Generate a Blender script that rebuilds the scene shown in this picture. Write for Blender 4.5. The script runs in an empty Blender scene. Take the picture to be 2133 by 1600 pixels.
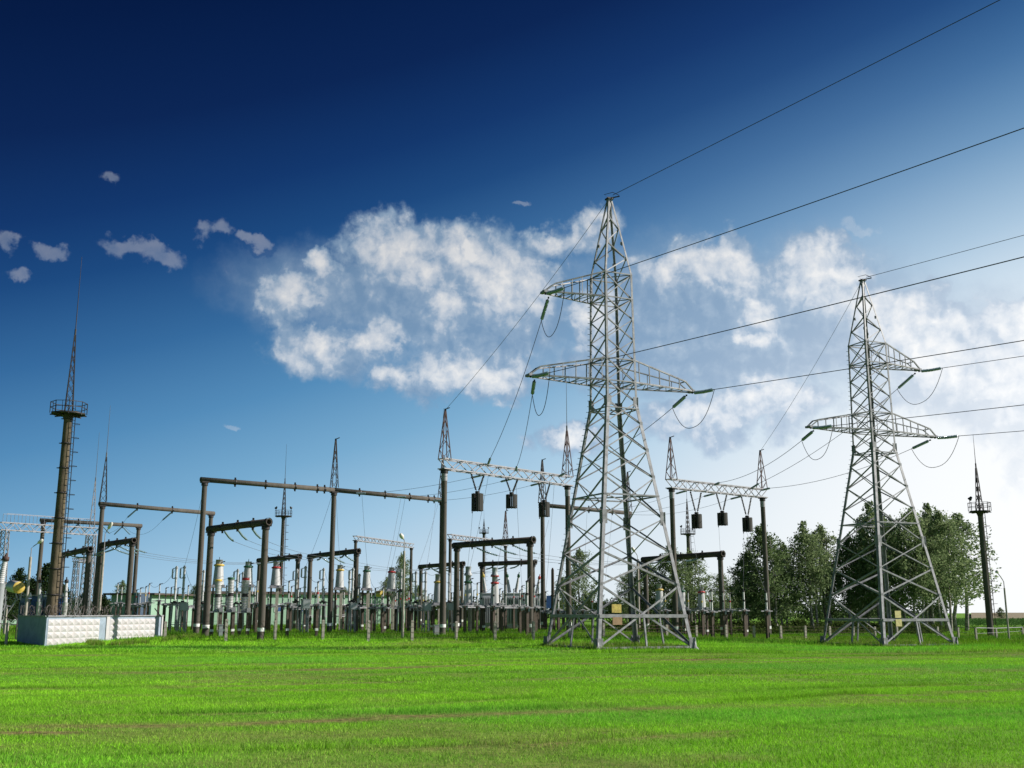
import bpy, math, random
import numpy as np
from mathutils import Vector, Matrix
R = math.radians
rnd = random.Random(7)
scene = bpy.context.scene
COL = scene.collection

# ------------------------------------------------------------------ camera
CH, TH, F, CX, CY = 1.7, R(11.9), 2254.0, 1066.5, 800.0
cam_d = bpy.data.cameras.new('camera')
cam_d.sensor_width = 36; cam_d.lens = 36*F/2133; cam_d.clip_start = .1; cam_d.clip_end = 8000
cam = bpy.data.objects.new('camera', cam_d); COL.objects.link(cam)
cam.location = (0, 0, CH); cam.rotation_euler = (R(90)+TH, 0, 0)
scene.camera = cam

# ------------------------------------------------------------------ light, exposure
SUN_AZ, SUN_EL = R(90), R(31)
SD = Vector((math.sin(SUN_AZ)*math.cos(SUN_EL), math.cos(SUN_AZ)*math.cos(SUN_EL), math.sin(SUN_EL)))
sun_d = bpy.data.lights.new('sun', 'SUN'); sun_d.energy = 4.6; sun_d.angle = R(.5); sun_d.color = (1, .95, .87)
sun = bpy.data.objects.new('sun', sun_d); COL.objects.link(sun)
sun.rotation_euler = SD.to_track_quat('Z', 'Y').to_euler(); sun.location = (60, 10, 60)
vs = scene.view_settings
vs.view_transform = 'Standard'; vs.look = 'None'; vs.gamma = 1; vs.exposure = 0.45; vs.use_curve_mapping = False

# ------------------------------------------------------------------ pixel helpers: a pixel and a depth give a point
def zat(v, Y): return CH + Y*math.tan(TH + math.atan((CY-v)/F))
def xat(u, Y, z): return (u-CX)/F*(Y*math.cos(TH)+(z-CH)*math.sin(TH))
def at(u, v, Y):
    z = zat(v, Y); return Vector((xat(u, Y, z), Y, z))
def azel(u, v):
    x = (u-CX)/F; zc = 1.0; yy = (CY-v)/F
    d = Vector((x, math.cos(TH)-yy*math.sin(TH), math.sin(TH)+yy*math.cos(TH))).normalized()
    return math.degrees(math.atan2(d.x, d.y)), math.degrees(math.asin(d.z))
def sst(a, b, x):
    t = np.clip((x-a)/(b-a), 0, 1); return t*t*(3-2*t)
def g(x, y):
    bank = .30*sst(57, 67, y+.12*np.minimum(x, 0)*-1)*(1-sst(5, 14, x))
    low = -.14*sst(12, 18, x)*sst(52, 58, y)*(1-sst(70, 78, y))
    und = .03*np.sin(x*.31+1)*np.sin(y*.27)*sst(8, 16, y)
    return bank+low+und
def gp(u, Y):
    z = 0.
    for _ in range(3):
        x = xat(u, Y, z); z = float(g(x, Y))
    return Vector((x, Y, z))

# ------------------------------------------------------------------ world: Nishita sky, graded, with clouds at infinity
world = bpy.data.worlds.new('World'); scene.world = world; world.use_nodes = True
NT = world.node_tree; NT.nodes.clear()
def N(t, **k):
    n = NT.nodes.new(t)
    for a, b in k.items(): setattr(n, a, b)
    return n
def L(a, b): NT.links.new(a, b)
def M(op, a, b=None, c=None, clamp=False):
    n = N('ShaderNodeMath', operation=op, use_clamp=clamp)
    for i, s in enumerate((a, b, c)):
        if s is None: continue
        if isinstance(s, (int, float)): n.inputs[i].default_value = s
        else: L(s, n.inputs[i])
    return n.outputs[0]
def MR(x, a, b, c=0., d=1., t='SMOOTHSTEP'):
    n = N('ShaderNodeMapRange', interpolation_type=t); L(x, n.inputs[0])
    for i, q in zip((1, 2, 3, 4), (a, b, c, d)): n.inputs[i].default_value = q
    return n.outputs[0]
tc = N('ShaderNodeTexCoord'); sep = N('ShaderNodeSeparateXYZ'); L(tc.outputs['Generated'], sep.inputs[0])
DX, DY, DZ = sep.outputs
EL = M('MULTIPLY', M('ARCSINE', DZ), 57.2958)
AZ = M('MULTIPLY', M('ARCTAN2', DX, DY), 57.2958)
sky = N('ShaderNodeTexSky', sky_type='NISHITA'); sky.sun_disc = False
sky.sun_elevation = SUN_EL; sky.sun_rotation = SUN_AZ
sky.air_density = 1.0; sky.dust_density = .6; sky.ozone_density = 1.5
eff = M('SUBTRACT', EL, M('MULTIPLY_ADD', DX, 18.0, -1.0))
ramp = N('ShaderNodeValToRGB'); ramp.color_ramp.interpolation = 'LINEAR'
L(MR(eff, -14, 50, 0, 1, 'LINEAR'), ramp.inputs[0])
SKYRAMP = [(-14, (1, 1, 1)), (50, (1, 1, 1))]
#SKYRAMP_BEGIN
SKYRAMP = [(-10, (0.6561, 0.6935, 0.7062)), (-4, (0.614, 0.6623, 0.6935)), (0, (0.5457, 0.6082, 0.65)), (4, (0.4228, 0.5239, 0.6082)), (8, (0.2573, 0.4181, 0.5567)), (12, (0.1326, 0.2943, 0.4568)), (16, (0.0618, 0.189, 0.3552)), (20, (0.0251, 0.1055, 0.2503)), (24, (0.0071, 0.0474, 0.1554)), (27, (0.0032, 0.0261, 0.1098)), (31, (0.0013, 0.0123, 0.0649)), (36, (0.0002, 0.0067, 0.0423)), (41, (0.0, 0.0041, 0.0289))]
#SKYRAMP_END
els = ramp.color_ramp.elements
while len(els) < len(SKYRAMP): els.new(.5)
for e, (d, c) in zip(els, SKYRAMP):
    e.position = (d+14)/64; e.color = (*c, 1)
deep = N('ShaderNodeMixRGB', blend_type='MULTIPLY'); deep.inputs[0].default_value = 1   # deep polarised blue, paler towards the sun
L(ramp.outputs[0], deep.inputs[1]); deep.inputs[2].default_value = (10, 10, 10, 1)
mul = N('ShaderNodeMixRGB'); mul.inputs[0].default_value = .988
L(sky.outputs[0], mul.inputs[1]); L(deep.outputs[0], mul.inputs[2])
ga = M('DIVIDE', M('SUBTRACT', AZ, 33.0), 18.0); ge = M('DIVIDE', M('SUBTRACT', EL, 5.0), 10.5)
gl = M('MULTIPLY', M('EXPONENT', M('MULTIPLY', M('ADD', M('MULTIPLY', ga, ga), M('MULTIPLY', ge, ge)), -1.0)), .98)
mul0 = mul; mul = N('ShaderNodeMixRGB'); L(gl, mul.inputs[0]); L(mul0.outputs[0], mul.inputs[1]); mul.inputs[2].default_value = (7.3, 7.4, 7.5, 1)
# clouds: soft lobes placed by azimuth and elevation, broken up by warped noise
comb = N('ShaderNodeCombineXYZ'); L(AZ, comb.inputs[0]); L(EL, comb.inputs[1])
def noise(vec, sc, det=8, rough=.58, dim='2D', off=(0, 0, 0)):
    mp = N('ShaderNodeMapping'); L(vec, mp.inputs[0]); mp.inputs['Location'].default_value = off
    n = N('ShaderNodeTexNoise', noise_dimensions=dim); L(mp.outputs[0], n.inputs['Vector'])
    n.inputs['Scale'].default_value = sc; n.inputs['Detail'].default_value = det; n.inputs['Roughness'].default_value = rough
    return n
w1 = noise(comb.outputs[0], .33, 5, .6)
wv = N('ShaderNodeVectorMath', operation='MULTIPLY_ADD'); L(w1.outputs['Color'], wv.inputs[0])
wv.inputs[1].default_value = (3.4, 2.6, 0)
sub = N('ShaderNodeVectorMath', operation='ADD'); L(comb.outputs[0], sub.inputs[0]); sub.inputs[1].default_value = (-1.7, -1.3, 0)
L(sub.outputs[0], wv.inputs[2]); WP = wv.outputs[0]
def lobes(lst, tail=0.):
    out = None
    for (u, v, ru, rv) in lst:
        a, e = azel(u, v)
        sb = N('ShaderNodeVectorMath', operation='SUBTRACT'); L(WP, sb.inputs[0]); sb.inputs[1].default_value = (a, e, 0)
        ml = N('ShaderNodeVectorMath', operation='MULTIPLY'); L(sb.outputs[0], ml.inputs[0])
        ml.inputs[1].default_value = (1/(ru*.0250), 1/(rv*.0250), 0)
        if tail:                                            # firm crown, long soft base
            m2 = N('ShaderNodeVectorMath', operation='MULTIPLY'); L(sb.outputs[0], m2.inputs[0]); m2.inputs[1].default_value = (1/(ru*.0250), 1/(rv*.0250*tail), 0)
            mxv = N('ShaderNodeVectorMath', operation='MAXIMUM'); L(ml.outputs[0], mxv.inputs[0]); L(m2.outputs[0], mxv.inputs[1]); ml = mxv
        ln = N('ShaderNodeVectorMath', operation='LENGTH'); L(ml.outputs[0], ln.inputs[0])
        out = ln.outputs['Value'] if out is None else M('SMOOTH_MIN', out, ln.outputs['Value'], .25)
    return M('SUBTRACT', 1.0, out)
BRIGHT = [(820, 505, 100, 52), (965, 520, 95, 40), (1045, 565, 66, 72), (612, 604, 62, 40), (940, 625, 44, 42), (790, 705, 48, 30),
          (668, 715, 80, 30), (950, 756, 115, 36), (1035, 772, 80, 32), (822, 776, 52, 19), (1222, 462, 56, 30), (1150, 500, 50, 24),
          (1470, 540, 105, 38), (1395, 550, 66, 28), (1700, 548, 92, 50), (1765, 575, 50, 60), (1580, 642, 40, 40), (1580, 700, 42, 15),
          (1900, 652, 105, 40), (1990, 672, 70, 32), (2095, 672, 86, 48), (1245, 655, 52, 44), (1590, 822, 120, 36), (1480, 862, 110, 34),
          (1175, 903, 62, 23), (660, 530, 36, 17), (1815, 642, 66, 38), (1120, 585, 60, 46), (1965, 745, 130, 50), (2110, 760, 90, 80), (1540, 555, 60, 40), (880, 540, 60, 40)]
GREY = [(770, 610, 200, 70), (950, 650, 210, 95), (1080, 650, 130, 80), (1380, 640, 160, 100), (1500, 655, 170, 95), (1660, 630, 160, 95),
        (1560, 745, 230, 62), (1400, 745, 150, 65), (1860, 705, 170, 70), (2050, 735, 140, 85), (1000, 725, 130, 50), (1700, 690, 140, 85), (720, 735, 90, 35), (1250, 760, 120, 40)]
SMALL = [(265, 508, 52, 22), (345, 535, 52, 24), (300, 515, 55, 20), (460, 488, 40, 24), (530, 510, 33, 17), (225, 380, 32, 17),
         (98, 522, 42, 17), (8, 500, 26, 19), (22, 570, 34, 15), (1780, 466, 40, 15), (1090, 418, 26, 11),
         (480, 884, 24, 9)]
mB = lobes([(u, v, ru*1.22, rv*1.18) for u, v, ru, rv in BRIGHT], 1.8); mG = M('MULTIPLY_ADD', lobes(GREY), 1.25, .12); mS = lobes(SMALL)
def cloud_noise(off):
    f = noise(comb.outputs[0], .30, 9, .56, off=off)
    b1 = noise(WP2, .62, 1, .5, off=off); b2 = noise(WP2, 1.7, 2, .5, off=off)
    bl = lambda n_, k: M('MULTIPLY', M('SUBTRACT', M('ABSOLUTE', M('MULTIPLY_ADD', n_.outputs[0], 2.0, -1.0)), .2), k)
    return M('ADD', M('MULTIPLY', M('SUBTRACT', f.outputs[0], .5), 1.10), M('ADD', bl(b1, .34), bl(b2, .15)))
w2 = noise(comb.outputs[0], 1.0, 5, .6, off=(7, 2, 0)); wv2 = N('ShaderNodeVectorMath', operation='MULTIPLY_ADD'); L(w2.outputs['Color'], wv2.inputs[0]); wv2.inputs[1].default_value = (.9, .8, 0); L(comb.outputs[0], wv2.inputs[2]); WP2 = wv2.outputs[0]
nf = cloud_noise((3, 1, 0)); nf2 = cloud_noise((2.66, .66, 0))
mm = M('MAXIMUM', mB, M('SUBTRACT', mS, .20))
dens = M('ADD', M('MULTIPLY', mm, 1.35), M('MULTIPLY', nf, 1.55))
aB = M('MULTIPLY', MR(dens, -.42, .34), MR(mm, -1.0, -.25))
aG = M('MAXIMUM', M('MULTIPLY', MR(M('ADD', mG, M('MULTIPLY', nf, .55)), -.45, .50), .95), M('MULTIPLY', MR(mG, -1.0, .2), .66))
alpha = M('MAXIMUM', aB, aG)
thin = M('MULTIPLY', alpha, M('SUBTRACT', 1.0, M('MULTIPLY', MR(mS, -.6, -.1), .70)))
puff = M('SUBTRACT', nf, nf2)
br = M('ADD', M('MULTIPLY', MR(mB, -.35, 1.05), .94), M('ADD', M('MULTIPLY', nf, .34), M('MULTIPLY', puff, 1.45)))
br = M('MAXIMUM', br, M('ADD', M('MULTIPLY', MR(mS, -.9, .6), .7), M('MULTIPLY', puff, .9)))
bf = MR(br, -.10, 1.12, t='LINEAR')
cr = N('ShaderNodeValToRGB'); L(bf, cr.inputs[0]); ce = cr.color_ramp.elements
CC = [(0, (1.75, 2.85, 4.35)), (.33, (2.6, 3.65, 5.0)), (.62, (4.9, 5.5, 6.3)), (1, (7.5, 7.5, 7.5))]
ce.new(.35); ce.new(.62)
for e_, (p_, c_) in zip(ce, CC): e_.position = p_; e_.color = (*[x_/8 for x_ in c_], 1)
cc = N('ShaderNodeMixRGB', blend_type='MULTIPLY'); cc.inputs[0].default_value = 1; L(cr.outputs[0], cc.inputs[1]); cc.inputs[2].default_value = (8, 8, 8, 1)
glow = MR(eff, 22, -4, .72, 1.12, 'LINEAR')
ccg = N('ShaderNodeMixRGB', blend_type='MULTIPLY'); ccg.inputs[0].default_value = 1
L(cc.outputs[0], ccg.inputs[1]); L(glow, ccg.inputs[2])
fin = N('ShaderNodeMixRGB'); L(M('MULTIPLY', thin, .93), fin.inputs[0]); L(mul.outputs[0], fin.inputs[1]); L(ccg.outputs[0], fin.inputs[2])
fin2 = N('ShaderNodeMixRGB'); L(M('MULTIPLY', gl, .85), fin2.inputs[0]); L(fin.outputs[0], fin2.inputs[1]); fin2.inputs[2].default_value = (7.4, 7.5, 7.6, 1)   # white glare mixed into the sky colour on the sun side, over the clouds
bg = N('ShaderNodeBackground'); bg.inputs[1].default_value = .10; L(fin2.outputs[0], bg.inputs[0])
wo = N('ShaderNodeOutputWorld'); L(bg.outputs[0], wo.inputs[0])

# ------------------------------------------------------------------ materials
def mat(name, base, rough=.7, metal=0., var=.0, vscale=3., col2=None, bump=0., bscale=20., spec=.5, stretch=(1, 1, 1), trans=0.):
    m = bpy.data.materials.new(name); m.use_nodes = True; nt = m.node_tree; b = nt.nodes['Principled BSDF']
    b.inputs['Roughness'].default_value = rough; b.inputs['Metallic'].default_value = metal
    b.inputs['Specular IOR Level'].default_value = spec
    b.inputs['Base Color'].default_value = (*base, 1)
    if trans: b.inputs['Transmission Weight'].default_value = trans
    if var or bump:
        t = nt.nodes.new('ShaderNodeTexCoord'); mp = nt.nodes.new('ShaderNodeMapping'); nt.links.new(t.outputs['Object'], mp.inputs[0])
        mp.inputs['Scale'].default_value = stretch
    if var:
        n = nt.nodes.new('ShaderNodeTexNoise'); n.inputs['Scale'].default_value = vscale; n.inputs['Detail'].default_value = 6; n.inputs['Roughness'].default_value = .65
        nt.links.new(mp.outputs[0], n.inputs['Vector'])
        r = nt.nodes.new('ShaderNodeValToRGB'); nt.links.new(n.outputs[0], r.inputs[0])
        c2 = col2 or tuple(x*(1-var) for x in base)
        r.color_ramp.elements[0].position = .35; r.color_ramp.elements[0].color = (*c2, 1)
        r.color_ramp.elements[1].position = .65; r.color_ramp.elements[1].color = (*base, 1)
        nt.links.new(r.outputs[0], b.inputs['Base Color'])
    if bump:
        n = nt.nodes.new('ShaderNodeTexNoise'); n.inputs['Scale'].default_value = bscale; n.inputs['Detail'].default_value = 4
        nt.links.new(mp.outputs[0], n.inputs['Vector'])
        bp = nt.nodes.new('ShaderNodeBump'); bp.inputs['Strength'].default_value = bump; bp.inputs['Distance'].default_value = .02
        nt.links.new(n.outputs[0], bp.inputs['Height']); nt.links.new(bp.outputs[0], b.inputs['Normal'])
    return m
MT = {}
MT['concrete'] = mat('weathered_concrete', (.11, .095, .08), .9, var=.4, vscale=2.2, bump=.4, stretch=(1, 1, .25))
MT['pillar'] = mat('dark_pillar_concrete', (.11, .082, .066), .9, var=.45, vscale=5, bump=.3)
MT['post'] = mat('pale_post_concrete', (.42, .38, .33), .9, var=.3, vscale=6, bump=.4)
MT['beam'] = mat('dark_beam_concrete', (.085, .067, .057), .9, var=.4, vscale=1.6, bump=.3)
MT['darksteel'] = mat('dark_steel', (.035, .03, .03), .55, .3)
MT['rust'] = mat('red_brown_steel', (.10, .055, .05), .7, .2, var=.3)
MT['galv'] = mat('galvanised_steel', (.33, .325, .35), .5, .12, var=.5, vscale=4)
MT['galv2'] = mat('dull_galvanised_steel', (.36, .35, .38), .6, .2, var=.3, vscale=5)
MT['mastc'] = mat('stained_mast_concrete', (.14, .108, .062), .85, var=.65, vscale=3.5, bump=.5, stretch=(1, 1, .35))
MT['white'] = mat('white_porcelain', (.48, .48, .48), .35, var=.12, vscale=4)
MT['grey'] = mat('grey_enamel', (.36, .38, .40), .5, var=.15, vscale=3)
MT['band'] = mat('white_paint_band', (.78, .78, .77), .7, var=.12, vscale=9)
MT['yellow'] = mat('yellow_paint', (.60, .42, .09), .5)
MT['green'] = mat('green_paint', (.02, .10, .05), .5)
MT['red'] = mat('red_paint', (.42, .03, .03), .5)
MT['glass'] = mat('teal_insulator_glass', (.19, .27, .30), .10, spec=.8)
MT['brownins'] = mat('dark_insulator', (.03, .022, .02), .3)
MT['wire'] = mat('conductor', (.028, .03, .034), .6, .2)
MT['thinwire'] = mat('pale_conductor', (.12, .13, .15), .6, .2)
MT['trap'] = mat('line_trap_slats', (.030, .028, .024), .7)
MT['blue'] = mat('blue_grey_tank', (.12, .17, .27), .5, var=.2)
MT['navy'] = mat('blue_tank', (.02, .08, .25), .5, var=.2)
MT['mint'] = mat('mint_wall', (.27, .41, .31), .85, var=.12, vscale=1.2)
MT['mintdk'] = mat('sea_green_wall', (.13, .34, .25), .85, var=.12, vscale=1.2)
MT['roof'] = mat('brown_roof', (.085, .062, .05), .8, var=.3, vscale=1)
MT['wallc'] = mat('whitewashed_concrete', (.50, .46, .465), .85, var=.55, vscale=2.2, col2=(.50, .49, .50), bump=.3, bscale=30)
MT['wallb'] = mat('bluish_shade_concrete', (.32, .39, .48), .85, var=.3, vscale=1.8, bump=.3, bscale=25)  # blue shade of the end panel put into the colour, shared by panel frames
MT['barb'] = mat('barbed_wire', (.20, .17, .16), .6, .5)
MT['sign'] = mat('faded_yellow_sign', (.58, .46, .10), .6, var=.6, vscale=9, col2=(.30, .20, .05))
MT['sign2'] = mat('faded_brown_sign', (.36, .22, .12), .6, var=.3, vscale=9)
MT['sign3'] = mat('pale_yellow_sign', (.60, .52, .22), .6, var=.35, vscale=9)
MT['lamp'] = mat('lamp_housing', (.70, .67, .60), .4)
MT['birchbark'] = mat('birch_bark', (.42, .38, .34), .8, var=.75, vscale=5, col2=(.05, .04, .035), stretch=(1, 1, 2.5))
MT['bark'] = mat('dark_bark', (.055, .042, .034), .9, var=.4, vscale=5)

def foliage(name, c1, c2, tl=.3, attr=False):
    m = bpy.data.materials.new(name); m.use_nodes = True; nt = m.node_tree; nt.nodes.clear()
    o = nt.nodes.new('ShaderNodeOutputMaterial'); mx = nt.nodes.new('ShaderNodeMixShader'); mx.inputs[0].default_value = tl
    d = nt.nodes.new('ShaderNodeBsdfDiffuse'); t = nt.nodes.new('ShaderNodeBsdfTranslucent')
    if attr:
        a = nt.nodes.new('ShaderNodeAttribute'); a.attribute_name = 'tint'; c = a.outputs['Color']
    else:
        gm = nt.nodes.new('ShaderNodeNewGeometry'); r = nt.nodes.new('ShaderNodeValToRGB')
        r.color_ramp.elements[0].color = (*c1, 1); r.color_ramp.elements[1].color = (*c2, 1)
        nt.links.new(gm.outputs['Random Per Island'], r.inputs[0]); c = r.outputs[0]
    for s in (d, t): nt.links.new(c, s.inputs[0])
    nt.links.new(d.outputs[0], mx.inputs[1]); nt.links.new(t.outputs[0], mx.inputs[2]); nt.links.new(mx.outputs[0], o.inputs[0])
    return m
MT['leafd'] = foliage('birch_leaves', (.075, .12, .05), (.24, .32, .14), .48)
MT['leafl'] = foliage('light_birch_leaves', (.11, .165, .075), (.30, .37, .18), .48)
MT['needle'] = foliage('pine_needles', (.015, .032, .014), (.045, .072, .026), .15)
MT['far'] = foliage('far_foliage', (.028, .052, .022), (.065, .095, .035), .2)
MT['cornleaf'] = foliage('corn_leaves', (.05, .12, .03), (.10, .20, .06), .3)
MT['blade'] = foliage('grass_blades', None, None, .33, attr=True)
MT['shrub'] = foliage('shrub_leaves', (.030, .055, .016), (.095, .125, .035), .3)

# ------------------------------------------------------------------ mesh builder
OFF = {}
class MB:
    def __init__(s): s.v = []; s.f = []; s.sm = []
    def add(s, vs_, fs, smooth=False):
        o = len(s.v); s.v += [tuple(p) for p in vs_]; s.f += [tuple(i+o for i in f) for f in fs]; s.sm += [smooth]*len(fs)
    def box(s, c, sz, rz=0., M_=None):
        hx, hy, hz = sz[0]/2, sz[1]/2, sz[2]/2; m = Matrix.Rotation(rz, 3, 'Z') if M_ is None else M_; c = Vector(c)
        vv = [c+m@Vector((x*hx, y*hy, z*hz)) for x in (-1, 1) for y in (-1, 1) for z in (-1, 1)]
        s.add(vv, [(0, 1, 3, 2), (4, 6, 7, 5), (0, 4, 5, 1), (2, 3, 7, 6), (0, 2, 6, 4), (1, 5, 7, 3)]); return s
    def frame(s, p, q):
        d = (Vector(q)-Vector(p)); d.normalize()
        up = Vector((0, 0, 1)) if abs(d.z) < .95 else Vector((1, 0, 0))
        a = d.cross(up).normalized(); b = a.cross(d).normalized(); return d, a, b
    def bar(s, p, q, w, h=None):
        h = h or w; p = Vector(p); q = Vector(q); d, a, b = s.frame(p, q)
        vv = [e+a*(i*w/2)+b*(j*h/2) for e in (p, q) for i, j in ((-1, -1), (1, -1), (1, 1), (-1, 1))]
        s.add(vv, [(3, 2, 1, 0), (4, 5, 6, 7), (0, 1, 5, 4), (1, 2, 6, 5), (2, 3, 7, 6), (3, 0, 4, 7)]); return s
    def angle(s, p, q, w, nrm, t_=.012):
        p = Vector(p); q = Vector(q); d = (q-p).normalized(); n_ = Vector(nrm); n_ = (n_-d*n_.dot(d)).normalized(); a = d.cross(n_).normalized()
        if a.z > 0: a = -a
        for c, u_, v_, wu, wv in ((Vector((0, 0, 0)), a, n_, w, t_), (a*(w/2-t_/2)-n_*(w*.42+t_*.6), n_, a, w*.84, t_)):
            vv = [e+c+u_*(i*wu/2)+v_*(j*wv/2) for e in (p, q) for i, j in ((-1, -1), (1, -1), (1, 1), (-1, 1))]
            s.add(vv, [(3, 2, 1, 0), (4, 5, 6, 7), (0, 1, 5, 4), (1, 2, 6, 5), (2, 3, 7, 6), (3, 0, 4, 7)])
        return s
    def lathe(s, p, q, prof, n=10, caps=True):
        """prof: list of (t along p->q in metres, radius)"""
        p = Vector(p); d, a, b = s.frame(p, q); vv = []
        for t, r in prof:
            for k in range(n):
                an = 2*math.pi*k/n; vv.append(p+d*t+(a*math.cos(an)+b*math.sin(an))*r)
        fs = []
        for i in range(len(prof)-1):
            for k in range(n):
                k2 = (k+1) % n; fs.append((i*n+k, i*n+k2, (i+1)*n+k2, (i+1)*n+k))
        s.add(vv, fs, True)
        if caps:
            m = (len(prof)-1)*n
            s.add(vv[:n], [tuple(range(n))[::-1]]); s.add(vv[m:], [tuple(range(n))])
        return s
    def cyl(s, p, q, r0, r1=None, n=10, caps=True):
        r1 = r0 if r1 is None else r1
        return s.lathe(p, q, [(0, r0), ((Vector(q)-Vector(p)).length, r1)], n, caps)
    def pipe(s, p, q, r, n=16, wall=.3):
        Lh = (Vector(q)-Vector(p)).length; ri = r*(1-wall); dp = min(.5, Lh*.2)
        return s.lathe(p, q, [(dp, ri), (0, ri), (0, r), (Lh, r), (Lh, ri), (Lh-dp, ri)], n, True)
    def tube(s, pts, r, n=5):
        pts = [Vector(p) for p in pts]; vv = []
        for i, p in enumerate(pts):
            d = pts[min(i+1, len(pts)-1)]-pts[max(i-1, 0)]
            d.normalize(); up = Vector((0, 0, 1)) if abs(d.z) < .9 else Vector((1, 0, 0))
            a = d.cross(up).normalized(); b = a.cross(d)
            for k in range(n):
                an = 2*math.pi*k/n; vv.append(p+(a*math.cos(an)+b*math.sin(an))*r)
        fs = [(i*n+k, i*n+(k+1) % n, (i+1)*n+(k+1) % n, (i+1)*n+k) for i in range(len(pts)-1) for k in range(n)]
        s.add(vv, fs, True); return s
    def build(s, name, m, parent=None, local=False):
        o0 = OFF.get(parent.name, Vector((0, 0, 0))) if (parent is not None and not local) else Vector((0, 0, 0))
        me = bpy.data.meshes.new(name)
        me.from_pydata([(x-o0.x, y-o0.y, z-o0.z) for x, y, z in s.v], [], s.f)
        me.polygons.foreach_set('use_smooth', s.sm); me.materials.append(m if not isinstance(m, str) else MT[m]); me.update()
        o = bpy.data.objects.new(name, me); COL.objects.link(o)
        if parent is not None:
            o.parent = parent; OFF[o.name] = o0
        return o
def tag(o, label=None, cat=None, group=None, kind=None):
    if label: o['label'] = label
    if cat: o['category'] = cat
    if group: o['group'] = group
    if kind: o['kind'] = kind
    return o
def thing(name, loc, label, cat, group=None, rz=0.):
    o = bpy.data.objects.new(name, None); COL.objects.link(o); o.location = loc; o.rotation_euler = (0, 0, rz)
    o.empty_display_size = .3; OFF[o.name] = Vector(loc); return tag(o, label, cat, group)
def single(mb, name, m, label, cat, group=None): return tag(mb.build(name, m), label, cat, group)
def lerp(p, q, t): return Vector(p).lerp(Vector(q), t)
def sag(p, q, s, n=16):
    return [lerp(p, q, i/n)-Vector((0, 0, 4*s*(i/n)*(1-i/n))) for i in range(n+1)]
def wire(p, q, s, r, label, group, m='wire', name='power_cable', n=16):
    return single(MB().tube(sag(p, q, s, n), r), name, m, label, 'cable', group)

# ------------------------------------------------------------------ setting: ground
def grid_mesh(name, xs, ys, zf, m):
    X, Y = np.meshgrid(xs, ys); Z = zf(X, Y)
    nx, ny = len(xs), len(ys)
    V = np.stack([X, Y, Z], -1).reshape(-1, 3)
    i = np.arange(nx*ny).reshape(ny, nx)
    Fq = np.stack([i[:-1, :-1], i[:-1, 1:], i[1:, 1:], i[1:, :-1]], -1).reshape(-1, 4)
    me = bpy.data.meshes.new(name); me.from_pydata(V.tolist(), [], Fq.tolist()); me.polygons.foreach_set('use_smooth', [True]*len(Fq))
    me.materials.append(m); o = bpy.data.objects.new(name, me); COL.objects.link(o); return o
def axis(a, b, st, far, neg=True):
    mid = list(np.arange(a, b+st, st)); out = mid[:]
    d = st
    while out[-1] < far: d *= 1.4; out.append(out[-1]+d)
    if neg:
        d = st
        while out[0] > -far: d *= 1.4; out.insert(0, out[0]-d)
    return np.array(out)
TRACKS = ((19.8, .45, .42), (36.6, .42, .62), (21.7, .46, .16), (39.9, .42, .3), (53.0, .10, .35), (45.5, .05, .6), (15.2, .44, .14), (28.4, .30, .22))
gm = bpy.data.materials.new('lawn_ground'); gm.use_nodes = True; nt = gm.node_tree; b = nt.nodes['Principled BSDF']
b.inputs['Roughness'].default_value = 1; b.inputs['Specular IOR Level'].default_value = .1
t = nt.nodes.new('ShaderNodeTexCoord')
n = nt.nodes.new('ShaderNodeTexNoise'); n.inputs['Scale'].default_value = 1.3; n.inputs['Detail'].default_value = 12; n.inputs['Roughness'].default_value = .75
nt.links.new(t.outputs['Object'], n.inputs['Vector'])
r = nt.nodes.new('ShaderNodeValToRGB'); nt.links.new(n.outputs[0], r.inputs[0])
e = r.color_ramp.elements; e[0].position = .33; e[0].color = (.085, .18, .022, 1); e[1].position = .66; e[1].color = (.20, .40, .04, 1)
at_ = nt.nodes.new('ShaderNodeAttribute'); at_.attribute_name = 'dry'
n2 = nt.nodes.new('ShaderNodeTexNoise'); n2.inputs['Scale'].default_value = 7; n2.inputs['Detail'].default_value = 6; nt.links.new(t.outputs['Object'], n2.inputs['Vector'])
r2 = nt.nodes.new('ShaderNodeValToRGB'); nt.links.new(n2.outputs[0], r2.inputs[0]); r2.color_ramp.elements[0].position = .35; r2.color_ramp.elements[0].color = (.055, .038, .018, 1)
r2.color_ramp.elements[1].position = .62; r2.color_ramp.elements[1].color = (.30, .22, .10, 1)
mx = nt.nodes.new('ShaderNodeMixRGB'); nt.links.new(at_.outputs['Fac'], mx.inputs[0]); nt.links.new(r.outputs[0], mx.inputs[1]); nt.links.new(r2.outputs[0], mx.inputs[2])
nt.links.new(mx.outputs[0], b.inputs['Base Color'])
def smooth_noise(x, y, sc, seed):
    rg = np.random.default_rng(seed); G = rg.uniform(0, 1, (256, 256)); X = x/sc; Y = y/sc
    xi = np.floor(X).astype(int); yi = np.floor(Y).astype(int); fx = X-xi; fy = Y-yi; fx = fx*fx*(3-2*fx); fy = fy*fy*(3-2*fy)
    q = lambda i, j: G[i % 256, j % 256]
    return (q(xi, yi)*(1-fx)+q(xi+1, yi)*fx)*(1-fy)+(q(xi, yi+1)*(1-fx)+q(xi+1, yi+1)*fx)*fy
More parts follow.
